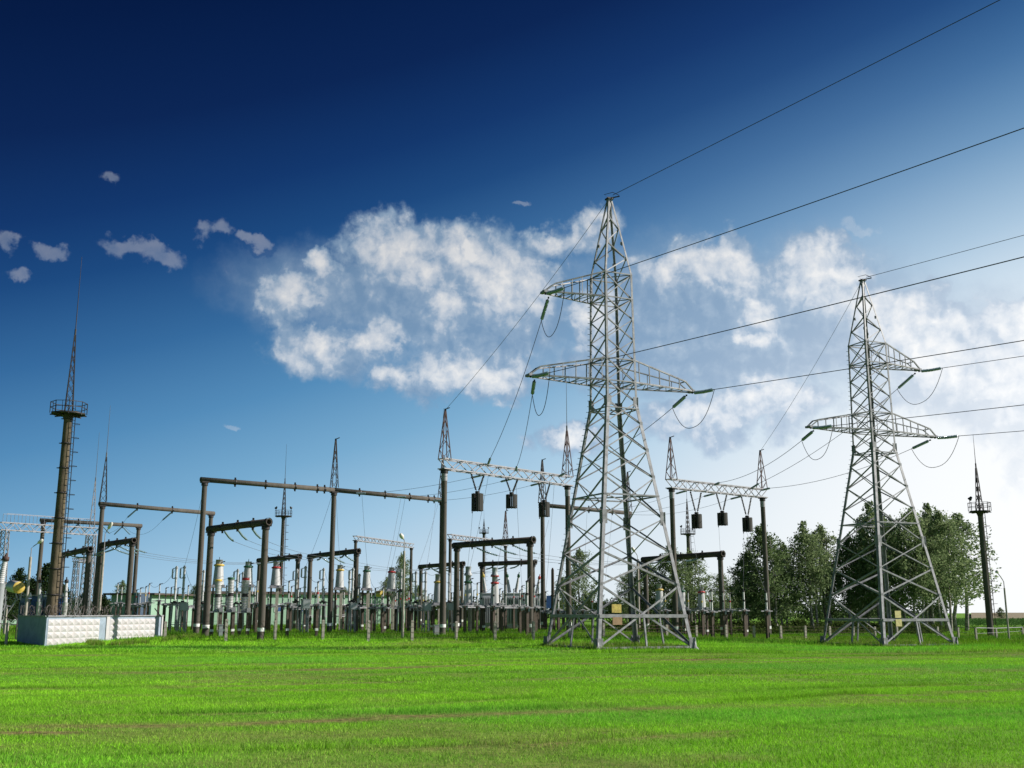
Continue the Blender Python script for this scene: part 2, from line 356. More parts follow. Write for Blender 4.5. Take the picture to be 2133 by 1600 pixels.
def dryness(x, y):
    d = np.zeros_like(x)
    for i, (c, sl, w) in enumerate(TRACKS):
        off = y-(c+sl*x)+1.3*(smooth_noise(x, y*0+i*9., 4.5, 40+i)-.5)
        m = np.exp(-(off/w)**2)*np.clip(smooth_noise(x+5*i, y, 2.6, 50+i)*2.3-(.15 if i < 2 else .6), 0, 1)*(.6+.4*smooth_noise(x, y, .5, 70+i))
        d = np.maximum(d, m)
    pn = smooth_noise(x*.35, y, 2.4, 61)*.55+smooth_noise(x*.6, y, .8, 62)*.45
    for px, py, rx, ry in ((6.6, 40.5, 1.9, .55), (8.6, 38.6, 2.2, .3), (-1.9, 18.9, 1.1, .22), (-6.8, 15.9, .9, .2), (8.1, 23.3, 1.2, .22), (16, 45.5, 3.5, .4)):   # bare worn spots
        q = np.sqrt(((x-px)/rx)**2+((y-py)/ry)**2)+1.1*(smooth_noise(x, y, .45, 97)-.5); d = np.maximum(d, np.clip(1.5-q, 0, 1)*.95)
    return np.maximum(d, np.clip((pn-.62)*2.2, 0, .40))
ground = grid_mesh('ground', axis(-60, 60, .5, 1300), axis(-6, 120, .5, 1300), lambda X, Y: g(X, Y), gm); tag(ground, kind='structure')
co = np.empty(len(ground.data.vertices)*3, np.float32); ground.data.vertices.foreach_get('co', co); co = co.reshape(-1, 3)
dv = np.where((co[:, 1] > 5) & (co[:, 1] < 62) & (np.abs(co[:, 0]) < 60), dryness(co[:, 0].astype(float), co[:, 1].astype(float)), 0)
ground.data.attributes.new('dry', 'FLOAT', 'POINT').data.foreach_set('value', dv.astype(np.float32))
fm = mat('stubble_field', (.27, .22, .13), 1, var=.2, vscale=.12)
field = grid_mesh('field', np.linspace(0, 700, 40), np.linspace(175, 900, 40), lambda X, Y: .02+1.2*sst(175, 420, Y), fm)
fc = np.empty(len(field.data.vertices)*3, np.float32); field.data.vertices.foreach_get('co', fc); fc = fc.reshape(-1, 3); fc[:, 0] += .415*fc[:, 1]; field.data.vertices.foreach_set('co', fc.ravel()); tag(field, kind='structure')

# ------------------------------------------------------------------ leaf clouds, trees
def tri_mesh(name, V, m, nper=3, tint=None):
    """V: (n, nper, 3) separate polygons"""
    k = len(V); me = bpy.data.meshes.new(name)
    me.vertices.add(k*nper); me.vertices.foreach_set('co', V.astype(np.float32).ravel())
    me.loops.add(k*nper); me.loops.foreach_set('vertex_index', np.arange(k*nper, dtype=np.int32))
    me.polygons.add(k); me.polygons.foreach_set('loop_start', np.arange(0, k*nper, nper, dtype=np.int32))
    me.polygons.foreach_set('loop_total', np.full(k, nper, dtype=np.int32))
    if tint is not None:
        a = me.color_attributes.new('tint', 'FLOAT_COLOR', 'POINT')
        c = np.ones((k, nper, 4), np.float32); c[:, :, :3] = tint[:, None, :]; a.data.foreach_set('color', c.ravel())
    me.materials.append(m); me.update(); me.validate(); return me
def leaves(rng, cen, rad, per, size):
    """clumps of leaf-sized quads round centres"""
    C = np.repeat(cen, per, 0); Rr = np.repeat(rad, per, 0)
    P = C+np.clip(rng.normal(0, .5, C.shape), -1.05, 1.05)*Rr
    a = rng.normal(0, 1, P.shape); a /= np.linalg.norm(a, axis=1, keepdims=True)
    c = rng.normal(0, 1, P.shape); c -= a*(a*c).sum(1, keepdims=True); c /= np.linalg.norm(c, axis=1, keepdims=True)
    s = size*rng.uniform(.6, 1.3, (len(P), 1))
    return np.stack([P-a*s, P+c*s*.55, P+a*s, P-c*s*.55], 1)
def tree_mesh(seed, H, W, low, dens=1., size=.10, lean=.02, droop=0., conical=.5, stems=1, nc=150, bark='birchbark', leaf='leafd', tr=.10):
    rng = np.random.default_rng(seed); tb = MB(); cen = []; rad = []
    for st in range(stems):
        bx = rng.uniform(-1.1, 1.1)*(st > 0); by = rng.uniform(-.8, .8)*(st > 0)
        lx, ly = rng.normal(0, lean, 2); n_ = 9; pts = []
        for i in range(n_):
            q = i/(n_-1); pts.append(Vector((bx+lx*H*q+rng.normal(0, .05), by+ly*H*q+rng.normal(0, .05), H*.95*q)))
        for i in range(n_-1):
            r0 = tr*(1-i/(n_-1))**.8+.015; r1 = tr*(1-(i+1)/(n_-1))**.8+.012
            tb.cyl(pts[i], pts[i+1], r0, r1, 7, False)
        for i in range(16):
            q = rng.uniform(low*.9, .93); p = pts[0].lerp(pts[-1], q); an = rng.uniform(0, 6.28)
            wd = W*.5*max(.12, (1-max(0., (q-low)/(1-low))**1.6*conical*1.6))*rng.uniform(.5, .95)
            e_ = p+Vector((math.cos(an)*wd, math.sin(an)*wd, wd*rng.uniform(.3, .9)))
            mid = p.lerp(e_, .5)+Vector((0, 0, .15*wd))
            tb.tube([p, mid, e_], .022, 4)
            for w in (.45, .75, 1): cen.append(np.array(p.lerp(e_, w))); rad.append([.42+.2*W*.2]*2+[.4])
    for i in range(nc):
        q = low+(1-low)*rng.beta(1.25, 1.35)
        h = (q-low)/(1-low)
        wd = W*.5*(math.sin(math.pi*min(1, h*.76+.22))**.85)*(1-conical*.45*h)*rng.choice([.8, 1, 1.12])
        an = rng.uniform(0, 6.28); rr = wd*math.sqrt(rng.uniform(.05, 1))*rng.uniform(.75, 1.12)
        cen.append(np.array([math.cos(an)*rr+lx*H*q, math.sin(an)*rr+ly*H*q, H*q-droop*rr*.4])); k = rng.uniform(.22, .52); rad.append([k, k, k*rng.uniform(.7, 1.3)])
    for i in range(10):
        cen.append(np.array([rng.normal(lx*H, .16), rng.normal(ly*H, .16), H*rng.uniform(.93, 1.03)])); rad.append([.12, .12, .3])
    per = int(29*dens)
    V = leaves(rng, np.array(cen), np.array(rad), per, size)
    V = V[V[:, :, 2].min(1) > .25]
    me = tri_mesh('crown', V, MT[leaf], 4)
    return tb, me
def make_tree(loc, label, group, name='birch_tree', **k):
    bark = k.get('bark', 'birchbark')
    tb, cm = tree_mesh(**k)
    root = thing(name, loc, label, 'tree', group)
    tb.build('trunk', bark, root, local=True)
    c = bpy.data.objects.new('crown', cm); COL.objects.link(c); c.parent = root
    return root
def copy_thing(root, loc, label, rz=0., sc=(1, 1, 1), group=None):
    r_ = root.copy(); COL.objects.link(r_); r_.location = loc; r_.rotation_euler = (0, 0, rz); r_.scale = sc; r_['label'] = label
    if group: r_['group'] = group
    for ch in root.children:
        c = ch.copy(); COL.objects.link(c); c.parent = r_
        for gch in ch.children:
            d = gch.copy(); COL.objects.link(d); d.parent = c
    return r_
#TREES
GB = 'birches in the grove on the right'
protoH = 9.0
proto = []
PK = [dict(seed=11, H=9, W=5.6, low=.14, dens=1.15, nc=280, leaf='leafd', conical=.55, stems=2),
      dict(seed=12, H=9, W=5.0, low=.27, stems=2, dens=1.0, nc=240, leaf='leafd', conical=.5),
      dict(seed=13, H=9, W=4.7, low=.28, stems=3, dens=.9, nc=220, leaf='leafl', conical=.45),
      dict(seed=14, H=9, W=5.4, low=.26, dens=.95, nc=250, leaf='leafl', conical=.35, stems=2, droop=.5),
      dict(seed=15, H=9, W=4.2, low=.30, stems=3, dens=.75, nc=150, leaf='leafl', conical=.4)]
used = {}
def tree(u, Y, vt, k, wf, label, group, rz):
    p = gp(u, Y); H = zat(vt, Y)-p.z; s = H/9.0; sc = (s*wf, s*wf, s)
    if k not in used:
        rt = make_tree(p, label, group, **PK[k]); rt.rotation_euler = (0, 0, rz); rt.scale = sc; used[k] = rt; return rt
    return copy_thing(used[k], p, label, rz, sc, group)
TREES = [
 (1600, 92, 1100, 0, 1.15, 'broad dark birch right behind the right truss portal\'s outer post', GB),
 (1560, 98, 1150, 1, .9, 'lower dark birch at the left edge of the right grove', GB),
 (1640, 97, 1132, 1, 1.0, 'dark birch filling the gap right of the outer truss portal post', GB),
 (1692, 93, 1096, 2, 1.0, 'pointed birch with two tall tips left of the far pylon', GB),
 (1722, 100, 1100, 4, 1.2, 'narrow birch just left of the far pylon, behind the pointed one', GB),
 (1772, 96, 1122, 1, 1.05, 'dark round birch seen through the left half of the far pylon', GB),
 (1806, 101, 1100, 0, .8, 'dark birch directly behind the far pylon\'s left face', GB),
 (1838, 95, 1056, 2, .95, 'tallest birch, its top rising through the far pylon', GB),
 (1872, 99, 1085, 1, 1.0, 'dark birch behind the far pylon\'s right face', GB),
 (1908, 94, 1064, 3, .9, 'tall light green birch at the far pylon\'s right leg', GB),
 (1945, 98, 1060, 2, 1.0, 'tall pale birch just right of the far pylon', GB),
 (1982, 95, 1068, 3, .95, 'drooping pale birch between the far pylon and the light mast', GB),
 (2016, 99, 1078, 4, 1.5, 'thin see-through birch beside the right light mast', GB),
 (1505, 118, 1195, 3, 1.1, 'small far birch behind the right low portal\'s near post', GB),
 (1545, 125, 1200, 2, 1.2, 'small far birch in the gap left of the right grove', GB),
 (1402, 100, 1140, 0, 1.1, 'dense dark tree behind the right low portal beam', 'trees behind the right low portal'),
 (1448, 104, 1150, 3, 1.1, 'dense drooping tree behind the right end of the low portal', 'trees behind the right low portal'),
 (1352, 104, 1168, 1, 1.2, 'dark tree seen through the right half of the near pylon', 'trees behind the right low portal'),
 (1308, 108, 1195, 3, 1.0, 'lower tree seen through the middle of the near pylon', 'trees behind the right low portal'),
 (1205, 100, 1148, 3, .95, 'airy drooping birch behind the left half of the near pylon', 'trees behind the right low portal'),
 (1172, 112, 1205, 4, 1.3, 'small sparse tree left of the near pylon\'s birch', 'trees behind the right low portal'),
 (838, 128, 1158, 3, .75, 'drooping birch rising behind the thin middle street lamp', 'trees behind the switchyard'),
 (805, 140, 1205, 4, 1.0, 'small sparse birch left of the middle street lamp', 'trees behind the switchyard'),
 (716, 150, 1225, 4, 1.2, 'small far tree behind the wide portal\'s middle post', 'trees behind the switchyard'),
 (870, 150, 1222, 4, 1.2, 'small far tree right of the middle street lamp', 'trees behind the switchyard'),
 (408, 150, 1215, 1, 1.2, 'dark far tree behind the wide portal\'s corner post', 'trees behind the switchyard'),
 (250, 130, 1212, 4, 1.0, 'sparse tree between the left portals above the diamond wall', 'trees behind the switchyard'),
 (2086, 260, 1266, 0, 1.6, 'tiny round far tree on the field edge by the right street lamp', 'trees behind the switchyard'),
]
for i, (u, Y, vt, k, wf, lb, gr) in enumerate(TREES): tree(u, Y, vt, k, wf, lb, gr, i*1.37)
# conifers and broad trees behind the left transformer
rt = make_tree(gp(86, 120), 'tall ragged pine behind the left transformer', 'pines on the left', name='pine_tree', seed=31, H=zat(1186, 120), W=5.2, low=.12, dens=.9, nc=150, conical=.8, bark='bark', leaf='needle', tr=.14, size=.12)
PINES = [(30, 118, 1190, 1.0, 'ragged pine above the drum shaped oil tank'), (8, 112, 1225, 1.1, 'pine at the left photo edge'), (128, 125, 1222, 1.1, 'pine seen beside the tall ladder mast'),
         (60, 128, 1210, 1.1, 'shorter pine between the two ragged pines'), (170, 130, 1238, 1.2, 'low pine right of the tall ladder mast'), (212, 132, 1242, 1.3, 'low pine behind the lamp portal post')]
for i, (u, Y, vt, wf, lb) in enumerate(PINES):
    p = gp(u, Y); s = (zat(vt, Y)-p.z)/(zat(1186, 120)); copy_thing(rt, p, lb, i*1.1+.5, (s*wf, s*wf, s), 'pines on the left')
# far wood: one mass nobody can count
rng = np.random.default_rng(5)
u_ = rng.uniform(-250, 1960, 640); Yv = rng.uniform(185, 230, 640)
hv = (1268-14*rng.beta(1.5, 2, 640)-10*np.sin(u_*.013)**2-9*np.sin(u_*.031+1)**2)
cen = []; rad = []
for a, y, v in zip(u_, Yv, hv):
    zt = zat(v, y); x = xat(a, y, 3)
    for k in range(5):
        z = zt*rng.uniform(.15, .95); cen.append([x+rng.normal(0, 1.1), y+rng.normal(0, 1), z]); rad.append([1.0, 1.0, .7])
V = leaves(rng, np.array(cen), np.array(rad), 26, .26); V = V[V[:, :, 2].min(1) > .05]
o = bpy.data.objects.new('far_wood', tri_mesh('far_wood', V, MT['far'], 4)); COL.objects.link(o); tag(o, kind='stuff')
# corn along the field
u_ = rng.uniform(1870, 2500, 5200); Yv = rng.uniform(126, 172, 5200)
P = np.array([[xat(a, y, .3), y, 0] for a, y in zip(u_, Yv)])
k = np.repeat(P, 5, 0); a = rng.uniform(0, 6.28, len(k)); zl = rng.uniform(.15, .95, len(k)); ln = rng.uniform(.2, .45, len(k))
d = np.stack([np.cos(a), np.sin(a), 0*a], 1); pr = np.stack([-np.sin(a), np.cos(a), 0*a], 1)
b0 = k+np.stack([0*a, 0*a, zl*.75], 1)
V = np.stack([b0-pr*.05, b0+pr*.05, b0+d*ln[:, None]+np.stack([0*a, 0*a, .22+0*a], 1)], 1)
o = bpy.data.objects.new('corn', tri_mesh('corn', V, MT['cornleaf'], 3)); COL.objects.link(o); tag(o, kind='stuff')
# shrubby undergrowth between the trunks of the grove
u_ = rng.uniform(1270, 1960, 900); Yv = rng.uniform(84, 128, 900)
cen = np.array([[xat(a, y, .3), y, rng.uniform(.05, .85)*rng.uniform(.3, 1.0)*(.6+.6*math.sin(a*.05)**2)] for a, y in zip(u_, Yv)])
V = leaves(rng, cen, np.tile([.75, .6, .34], (900, 1)), 46, .11); V = V[V[:, :, 2].min(1) > 0]
o = bpy.data.objects.new('undergrowth', tri_mesh('undergrowth', V, MT['shrub'], 4)); COL.objects.link(o); tag(o, kind='stuff')

# ------------------------------------------------------------------ grass: one stuff object of single blades
def blades(n, y0, y1, h0, h1, w, seed, wide=.60, pw=1.):
    rg = np.random.default_rng(seed)
    y = np.sqrt(rg.uniform(y0*y0, y1*y1, n)); x = rg.uniform(-1, 1, n)*(y*wide+2.5)
    dry = dryness(x, y)
    clump = smooth_noise(x, y, .35, 3)*.5+smooth_noise(x, y, 1.1, 4)*.5
    keep = rg.uniform(0, 1, n) > dry*.72
    x, y, dry, clump = x[keep], y[keep], dry[keep], clump[keep]; n = len(x)
    ridge = np.zeros(n)
    for i, (c_, sl, w_) in enumerate(TRACKS):
        off = y-(c_+sl*x)+1.3*(smooth_noise(x, y*0+i*9., 4.5, 40+i)-.5)-w_*2.0
        ridge = np.maximum(ridge, np.exp(-(off/(w_*.8))**2)*np.clip(smooth_noise(x+7*i, y, 3, 80+i)*2.2-.5, 0, 1))
    h = (h0+(h1-h0)*rg.uniform(0, 1, n)**1.5)*(.5+1.0*clump)*(1-.45*dry)*(1+1.3*ridge)
    a = rg.uniform(0, 6.283, n); ww = w*rg.uniform(.6, 1.3, n)
    z = g(x, y); base = np.stack([x, y, z-.004], 1)
    s = np.stack([np.cos(a), np.sin(a), 0*a], 1)*ww[:, None]/2
    ln = rg.normal(0, .42, (n, 2))*h[:, None]
    tip = base+np.stack([ln[:, 0], ln[:, 1], h], 1)
    V = np.stack([base-s, base+s, tip], 1)
    big = smooth_noise(x*.5, y, 4.5, 21); hue = rg.uniform(0, 1, n)
    lush = np.clip(.10+.55*big+.55*(smooth_noise(x*.3, y, 1.6, 23)-.25)+.5*(clump-.5)+.3*(hue-.5)+.13*np.sin(6.283*(y-.44*x)/(1.9+.02*y)+3*smooth_noise(x, y, 6, 29)), 0, 1)
    A = np.array([.16, .39, .030]); B = np.array([.35, .74, .042]); D = np.array([.38, .29, .15]); G2 = np.array([.15, .56, .07])
    c = (A+(B-A)*lush[:, None])*(1-.32*ridge[:, None])*rg.uniform(.55, 1.35, (n, 1)); cool = np.clip(smooth_noise(x*.4, y, 3.2, 33)*1.6-.8, 0, .45)[:, None]; c = c*(1-cool)+G2*cool*rg.uniform(.7, 1.2, (n, 1)); c = c*(1-.55*sst(58, 66, y))[:, None]; dr = np.clip(dry*1.05+.5*(hue > .91), 0, 1)[:, None]*rg.uniform(.5, 1, (n, 1))  # yard shade and darker unmown grass both put into the far blades' colour
    return V, c*(1-dr)+D*dr
def tufts(n, cx, cy, rx, ry, h0, h1, w, seed, rz=0.):
    rg = np.random.default_rng(seed); a, b_ = rg.uniform(-1, 1, (2, n)); k = smooth_noise(a*rx+50, b_*ry+50, .5, seed) > .38; a, b_ = a[k], b_[k]; n = len(a)
    x = cx+a*rx*math.cos(rz)-b_*ry*math.sin(rz); y = cy+a*rx*math.sin(rz)+b_*ry*math.cos(rz); h = rg.uniform(h0, h1, n); an = rg.uniform(0, 6.28, n)
    base = np.stack([x, y, g(x, y)-.005], 1); sd = np.stack([np.cos(an), np.sin(an), 0*an], 1)*w/2; ln = rg.normal(0, .3, (n, 2))*h[:, None]
    V = np.stack([base-sd, base+sd, base+np.stack([ln[:, 0], ln[:, 1], h], 1)], 1); q = rg.uniform(0, 1, (n, 1)); dr = (rg.uniform(0, 1, (n, 1)) > .88)
    return V, (np.array([.10, .22, .025])*(1-q)+np.array([.26, .42, .05])*q)*(1-dr)+np.array([.36, .30, .15])*dr
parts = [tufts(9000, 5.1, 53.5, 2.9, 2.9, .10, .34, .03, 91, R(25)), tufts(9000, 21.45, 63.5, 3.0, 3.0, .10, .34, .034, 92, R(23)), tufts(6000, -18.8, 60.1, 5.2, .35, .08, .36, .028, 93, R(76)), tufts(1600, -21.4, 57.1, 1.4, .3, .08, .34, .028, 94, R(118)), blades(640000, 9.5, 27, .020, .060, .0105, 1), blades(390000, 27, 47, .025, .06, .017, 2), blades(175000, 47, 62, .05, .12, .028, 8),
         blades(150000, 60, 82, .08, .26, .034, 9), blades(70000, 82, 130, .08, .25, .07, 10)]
V = np.concatenate([p[0] for p in parts]); T = np.concatenate([p[1] for p in parts])
o = bpy.data.objects.new('grass', tri_mesh('grass', V, MT['blade'], 3, T)); COL.objects.link(o); tag(o, kind='stuff')

# ------------------------------------------------------------------ lattice pylons
def lattice(mb, lev, leg, brace, X=True, start=1, iron=False):
    """square lattice shaft: lev = [(z, half side)]; braces on the four faces of every panel"""
    cs = ((1, 1), (-1, 1), (-1, -1), (1, -1)); nm = ((0, 1, 0), (-1, 0, 0), (0, -1, 0), (1, 0, 0))
    def br(k, p, q):
        if iron: mb.angle(p, q, brace, nm[k])
        else: mb.bar(p, q, brace)
    for i in range(len(lev)-1):
        (z0, h0), (z1, h1) = lev[i], lev[i+1]
        for k in range(4):
            (ax, ay), (bx, by) = cs[k], cs[(k+1) % 4]
            if leg: mb.bar((ax*h0, ay*h0, z0), (ax*h1, ay*h1, z1), leg)
            if X:
                f_ = .985 if not iron else 1-.03/h0
                br(k, (ax*h0, ay*h0, z0), (bx*h1, by*h1, z1)); br(k, (bx*h0*f_, by*h0*f_, z0), (ax*h1*f_, ay*h1*f_, z1))
            elif (i+k+start) % 2: br(k, (ax*h0, ay*h0, z0), (bx*h1, by*h1, z1))
            else: br(k, (bx*h0, by*h0, z0), (ax*h1, ay*h1, z1))
    return mb
def ring(mb, z, h, w, cross=False):
    cs = ((1, 1), (-1, 1), (-1, -1), (1, -1))
    for k in range(4): mb.bar((cs[k][0]*h, cs[k][1]*h, z), (cs[(k+1) % 4][0]*h, cs[(k+1) % 4][1]*h, z), w)
    if cross: mb.bar((h, h, z), (-h, -h, z), w*.8); mb.bar((-h, h, z+.01), (h, -h, z+.01), w*.8)
PROF = [(0, 2.60), (2.93, 2.01), (4.5, 1.70), (6.12, 1.70-.325), (8.13, 1.20), (9.48, 1.07), (10.83, .95), (11.95, .865), (12.97, .85), (14.1, .835),
        (15.15, .825), (16.25, .81), (17.3, .80), (18.6, .79), (19.5, .60), (20.35, .45), (21.15, .33), (21.9, .22), (22.85, .10)]
PROF = [(z, (2.60-(2.60-.87)*z/11.95) if z < 11.95 else h) for z, h in PROF]
def half(z): return float(np.interp(z, [p[0] for p in PROF], [p[1] for p in PROF]))
def angle_leg(mb, pts, sx, sy, w=.17, t_=.025):
    for p, q in zip(pts[:-1], pts[1:]):
        p = Vector(p); q = Vector(q)
        for ox, oy, wx, wy in ((-sx*w/2, 0, w, t_), (0, -sy*w/2, t_, w)):
            vv = [e+Vector((ox+i*wx/2, oy+j*wy/2, 0)) for e in (p, q) for i, j in ((-1, -1), (1, -1), (1, 1), (-1, 1))]
            mb.add(vv, [(3, 2, 1, 0), (4, 5, 6, 7), (0, 1, 5, 4), (1, 2, 6, 5), (2, 3, 7, 6), (3, 0, 4, 7)])
def pylon(loc, rz, sc, label, upper, plates):
    root = thing('lattice_pylon', loc, label, 'pylon', 'lattice pylons on the lawn', rz)
    root.scale = sc
    zs = [p[0] for p in PROF]
    for sx, sy in ((1, 1), (-1, 1), (-1, -1), (1, -1)):
        m = MB(); pts = [(sx*half(z), sy*half(z), z) for z in (0, 6.12, 11.95)]; angle_leg(m, pts, sx, sy, .165, .03)
        angle_leg(m, [(sx*half(z), sy*half(z), z) for z in (11.95, 18.6)], sx, sy, .105, .025)
        angle_leg(m, [(sx*half(z), sy*half(z), z) for z in (18.6, 22.85)], sx, sy, .085, .02)
        for z, s_ in ((6.12, .34), (11.95, .26)):           # splice plates
            h = half(z); m.box((sx*(h-.09), sy*(h+.022), z), (.30, .02, s_*1.9)); m.box((sx*(h+.022), sy*(h-.09), z), (.02, .30, s_*1.9))
        if (sx, sy) == (-1, 1):
            for i in range(58):                              # climbing pegs
                z = 2.6+i*.29
                if z < 18.5: h = half(z); m.bar((-h, h, z), (-h-.13, h+.02, z), .022)
        leg_o = m.build('leg', 'galv', root, local=True)
        f_ = MB(); f_.lathe((sx*2.61, sy*2.61, -.25), (sx*2.61, sy*2.61, 1), [(0, .30), (.27, .27), (.36, .13), (.62, .09)], 4); f_.box((sx*2.5, sy*2.62, .32), (.36, .03, .42)); f_.box((sx*2.62, sy*2.5, .32), (.03, .36, .42))
        f_.build('foot', 'galv', leg_o, local=True)
    m = MB()
    low = [(z, half(z)-.012) for z in (.12, 2.93, 4.5, 6.12, 8.13, 9.48, 10.83, 11.95)]; lattice(m, low[:3], 0, .09, iron=True); lattice(m, low[2:], 0, .06, iron=True)
    lattice(m, [(z, half(z)-.012) for z in zs if 11.9 < z < 18.7], 0, .05, iron=True)
    lattice(m, [(z, half(z)-.008) for z in zs if z > 18.5], 0, .055, X=False, iron=True)
    for z in (11.6, 12.97, 14.1, 17.3, 18.6): ring(m, z, half(z), .055, True)
    for z in [q[0] for q in PROF[1:-3]]:                       # gusset plates where the braces meet the legs
        h = half(z); w = .15 if z < 12 else .11
        for sx in (1, -1):
            for sy in (1, -1): m.box((sx*(h-.07), sy*(h+.012), z), (w, .014, w*1.5)); m.box((sx*(h+.012), sy*(h-.07), z), (.014, w, w*1.5))
    ring(m, 7.23, half(7.23), .07, True); m.build('bracing', 'galv', root, local=True)
    m = MB(); ring(m, 1.52, half(1.52)-.01, .15); ring(m, .10, half(.1), .10)
    hh = half(1.52)
    for dx, dy in ((1, 0), (-1, 0), (0, 1), (0, -1)):
        h2 = half(.1); m.bar((dx*hh, dy*hh, 1.5), (dx*h2, dy*h2, .1), .08)
    m.build('base_frame', 'galv', root, local=True)
    # peak cap
    m = MB(); m.box((0, 0, 22.88), (.34, .34, .08)); m.bar((-.1, 0, 22.9), (.45, -.3, 23.0), .05); m.tube([(0, 0, 22.9), (-.25, .1, 23.12), (.1, -.2, 23.2), (.4, -.35, 23.02)], .018, 5)
    m.build('peak_cap', 'darksteel', root, local=True)
    def arm(sg, z0, z1, Ln):
        m = MB(); b0 = half(z0); b1 = half(z1); te = .20; n_ = 5
        e = Ln-.55
        for sy in (1, -1):
            p0 = Vector((sg*b0, sy*b0, z0)); p1 = Vector((sg*Ln, sy*te, z0+.02)); m.angle(p0, p1, .08, (0, sy, 0))
            q0 = Vector((sg*b1, sy*b1, z1)); q1 = Vector((sg*e, sy*.30, z0+.46)); m.angle(q0, q1, .07, (0, sy, 0)); m.angle(q1, p1, .07, (0, sy, 0))
            pr = None
            for i in range(n_):
                t_ = (i+.35)/n_; xx = b0+(e-b0)*t_
                a_ = p0.lerp(p1, (xx-b0)/(Ln-b0)); c_ = q0.lerp(q1, t_); m.angle(a_, c_, .04, (0, sy, .01))
                if pr is not None: m.angle(pr, a_ if i % 2 else c_, .038, (0, sy, 0))
                pr = c_ if i % 2 else a_
        for i in range(1, 6):
            t_ = i/6; y0 = b0+(te-b0)*t_; xx = sg*(b0+(Ln-b0)*t_); y1 = b0+(te-b0)*(t_-1/6); x1 = sg*(b0+(Ln-b0)*(t_-1/6))
            m.bar((xx, y0, z0+.01), (xx, -y0, z0+.01), .036); s1 = 1 if i % 2 else -1; m.bar((x1, s1*y1, z0+.015), (xx, -s1*y0, z0+.015), .03)
        m.bar((sg*e, .3, z0+.46), (sg*e, -.3, z0+.46), .05); m.box((sg*(Ln-.02), 0, z0+.02), (.16, .48, .12))
        m.build('crossarm', 'galv', root, local=True)
    arm(upper, 17.3, 18.6, 3.9); arm(-1, 12.97, 14.1, 4.75); arm(1, 12.97, 14.1, 4.75)
    for (x, y, z, w, h, mt) in plates:
        pb = MB(); pb.box((x, y, z), (w, .015, h)); pl = pb.build('warning_plate', mt, root, local=True)
    return root
P1 = Vector((5.1, 53.5, 0)); A1 = R(25); P2 = Vector((21.45, 63.5, float(g(21.45, 63.5)))); A2 = R(23)
hb = half(1.5)
py1 = pylon(P1, A1, (1, 1, 1), 'tall near lattice pylon with two crossarms on the left and a yellow warning plate', -1,
            [(-1.50, -hb-.10, 1.86, .50, .38, 'sign'), (-1.47, -hb-.10, 1.30, .50, .34, 'sign2')])
py2 = pylon(P2, A2, (.99, .99, .95), 'far lattice pylon on the right with two crossarms on its right side', 1,
            [(-1.35, -hb-.10, 1.84, .42, .40, 'sign3'), (-1.33, -hb-.10, 1.36, .42, .40, 'sign3')])
def loc(P, A, sc, x, y, z): return P+Matrix.Rotation(A, 3, 'Z')@Vector((x*sc[0], y*sc[1], z*sc[2]))
def string(p, q, label, group, n=None, r=.10, m='glass', droop=0.):
    p = Vector(p); q = Vector(q); root = thing('insulator_string', p, label, 'insulator', group); Ln = (q-p).length; n = n or max(5, int(Ln/.12))
    mid = p.lerp(q, .5)-Vector((0, 0, droop)); nn = n; d_ = MB()
    def pos(t_): return p.lerp(mid, t_*2) if t_ < .5 else mid.lerp(q, t_*2-1)
    for i in range(nn):
        t_ = .10+.82*(i+.5)/nn; c = pos(t_); dv = (pos(t_+.02)-pos(t_-.02)).normalized(); st = Ln*.82/nn
        d_.lathe(c-dv*st*.5, c+dv, [(0, r*.35), (st*.25, r*.5), (st*.5, r), (st*.72, r*.9), (st*.95, r*.3)], 9, False)
    d_.build('discs', m, root)
    MB().bar(p, pos(.11), .035).box(p, (.08, .08, .08)).build('end_fitting', 'darksteel', root); MB().bar(pos(.91), q, .035).build('end_fitting', 'darksteel', root); return root
GS = 'glass insulator strings on the pylons'; GW = 'conductors leaving to the upper right'; GJ = 'slack jumper loops on the pylons'; GD = 'conductors from pylons to portals'
line_d = Vector((.545, -.84, 0))
def outline(p, drop, Ln=100):
    pts = []
    for i in range(29):
        s_ = Ln*(i/28)**1.3; pts.append(p+line_d*s_+Vector((0, 0, -drop*s_*(1-s_/170))))
    return pts
S1 = (1, 1, 1); S2 = (.99, .99, .95)
ARMS = [('near pylon\'s upper left arm', P1, A1, S1, -3.85, 17.2, .052), ('near pylon\'s lower left arm', P1, A1, S1, -4.7, 12.9, .050), ('near pylon\'s right arm', P1, A1, S1, 4.7, 12.9, .066),
        ('far pylon\'s upper right arm', P2, A2, S2, 3.85, 17.2, .060), ('far pylon\'s lower left arm', P2, A2, S2, -4.7, 12.9, .060), ('far pylon\'s lower right arm', P2, A2, S2, 4.7, 12.9, .066)]
HEADS = []
for nm, P, A, sc, x, z, dr in ARMS:
    tip = loc(P, A, sc, x, 0, z); tip2 = loc(P, A, sc, x*.94, 0, z-.02)
    e = tip+line_d*1.75+Vector((0, 0, -.10)); string(tip+line_d*.1, e, 'teal glass string reaching outward from the '+nm, GS, n=13, droop=.03)
    tag(MB().tube(outline(e, dr), .018).build('power_cable', 'wire'), 'dark conductor running to the upper right from the '+nm, 'cable', GW)
    HEADS.append((nm, tip2, e))
# earth wires from the peaks
for nm, P, sc, dr in (('near pylon', P1, S1, .004), ('far pylon', P2, S2, .04)):
    p = P+Vector((0, 0, 23.0*sc[2])); tag(MB().tube(outline(p+line_d*.3, dr), .016).build('earth_wire', 'wire'), 'thin earth wire running to the upper right from the %s\'s peak' % nm, 'cable', GW)

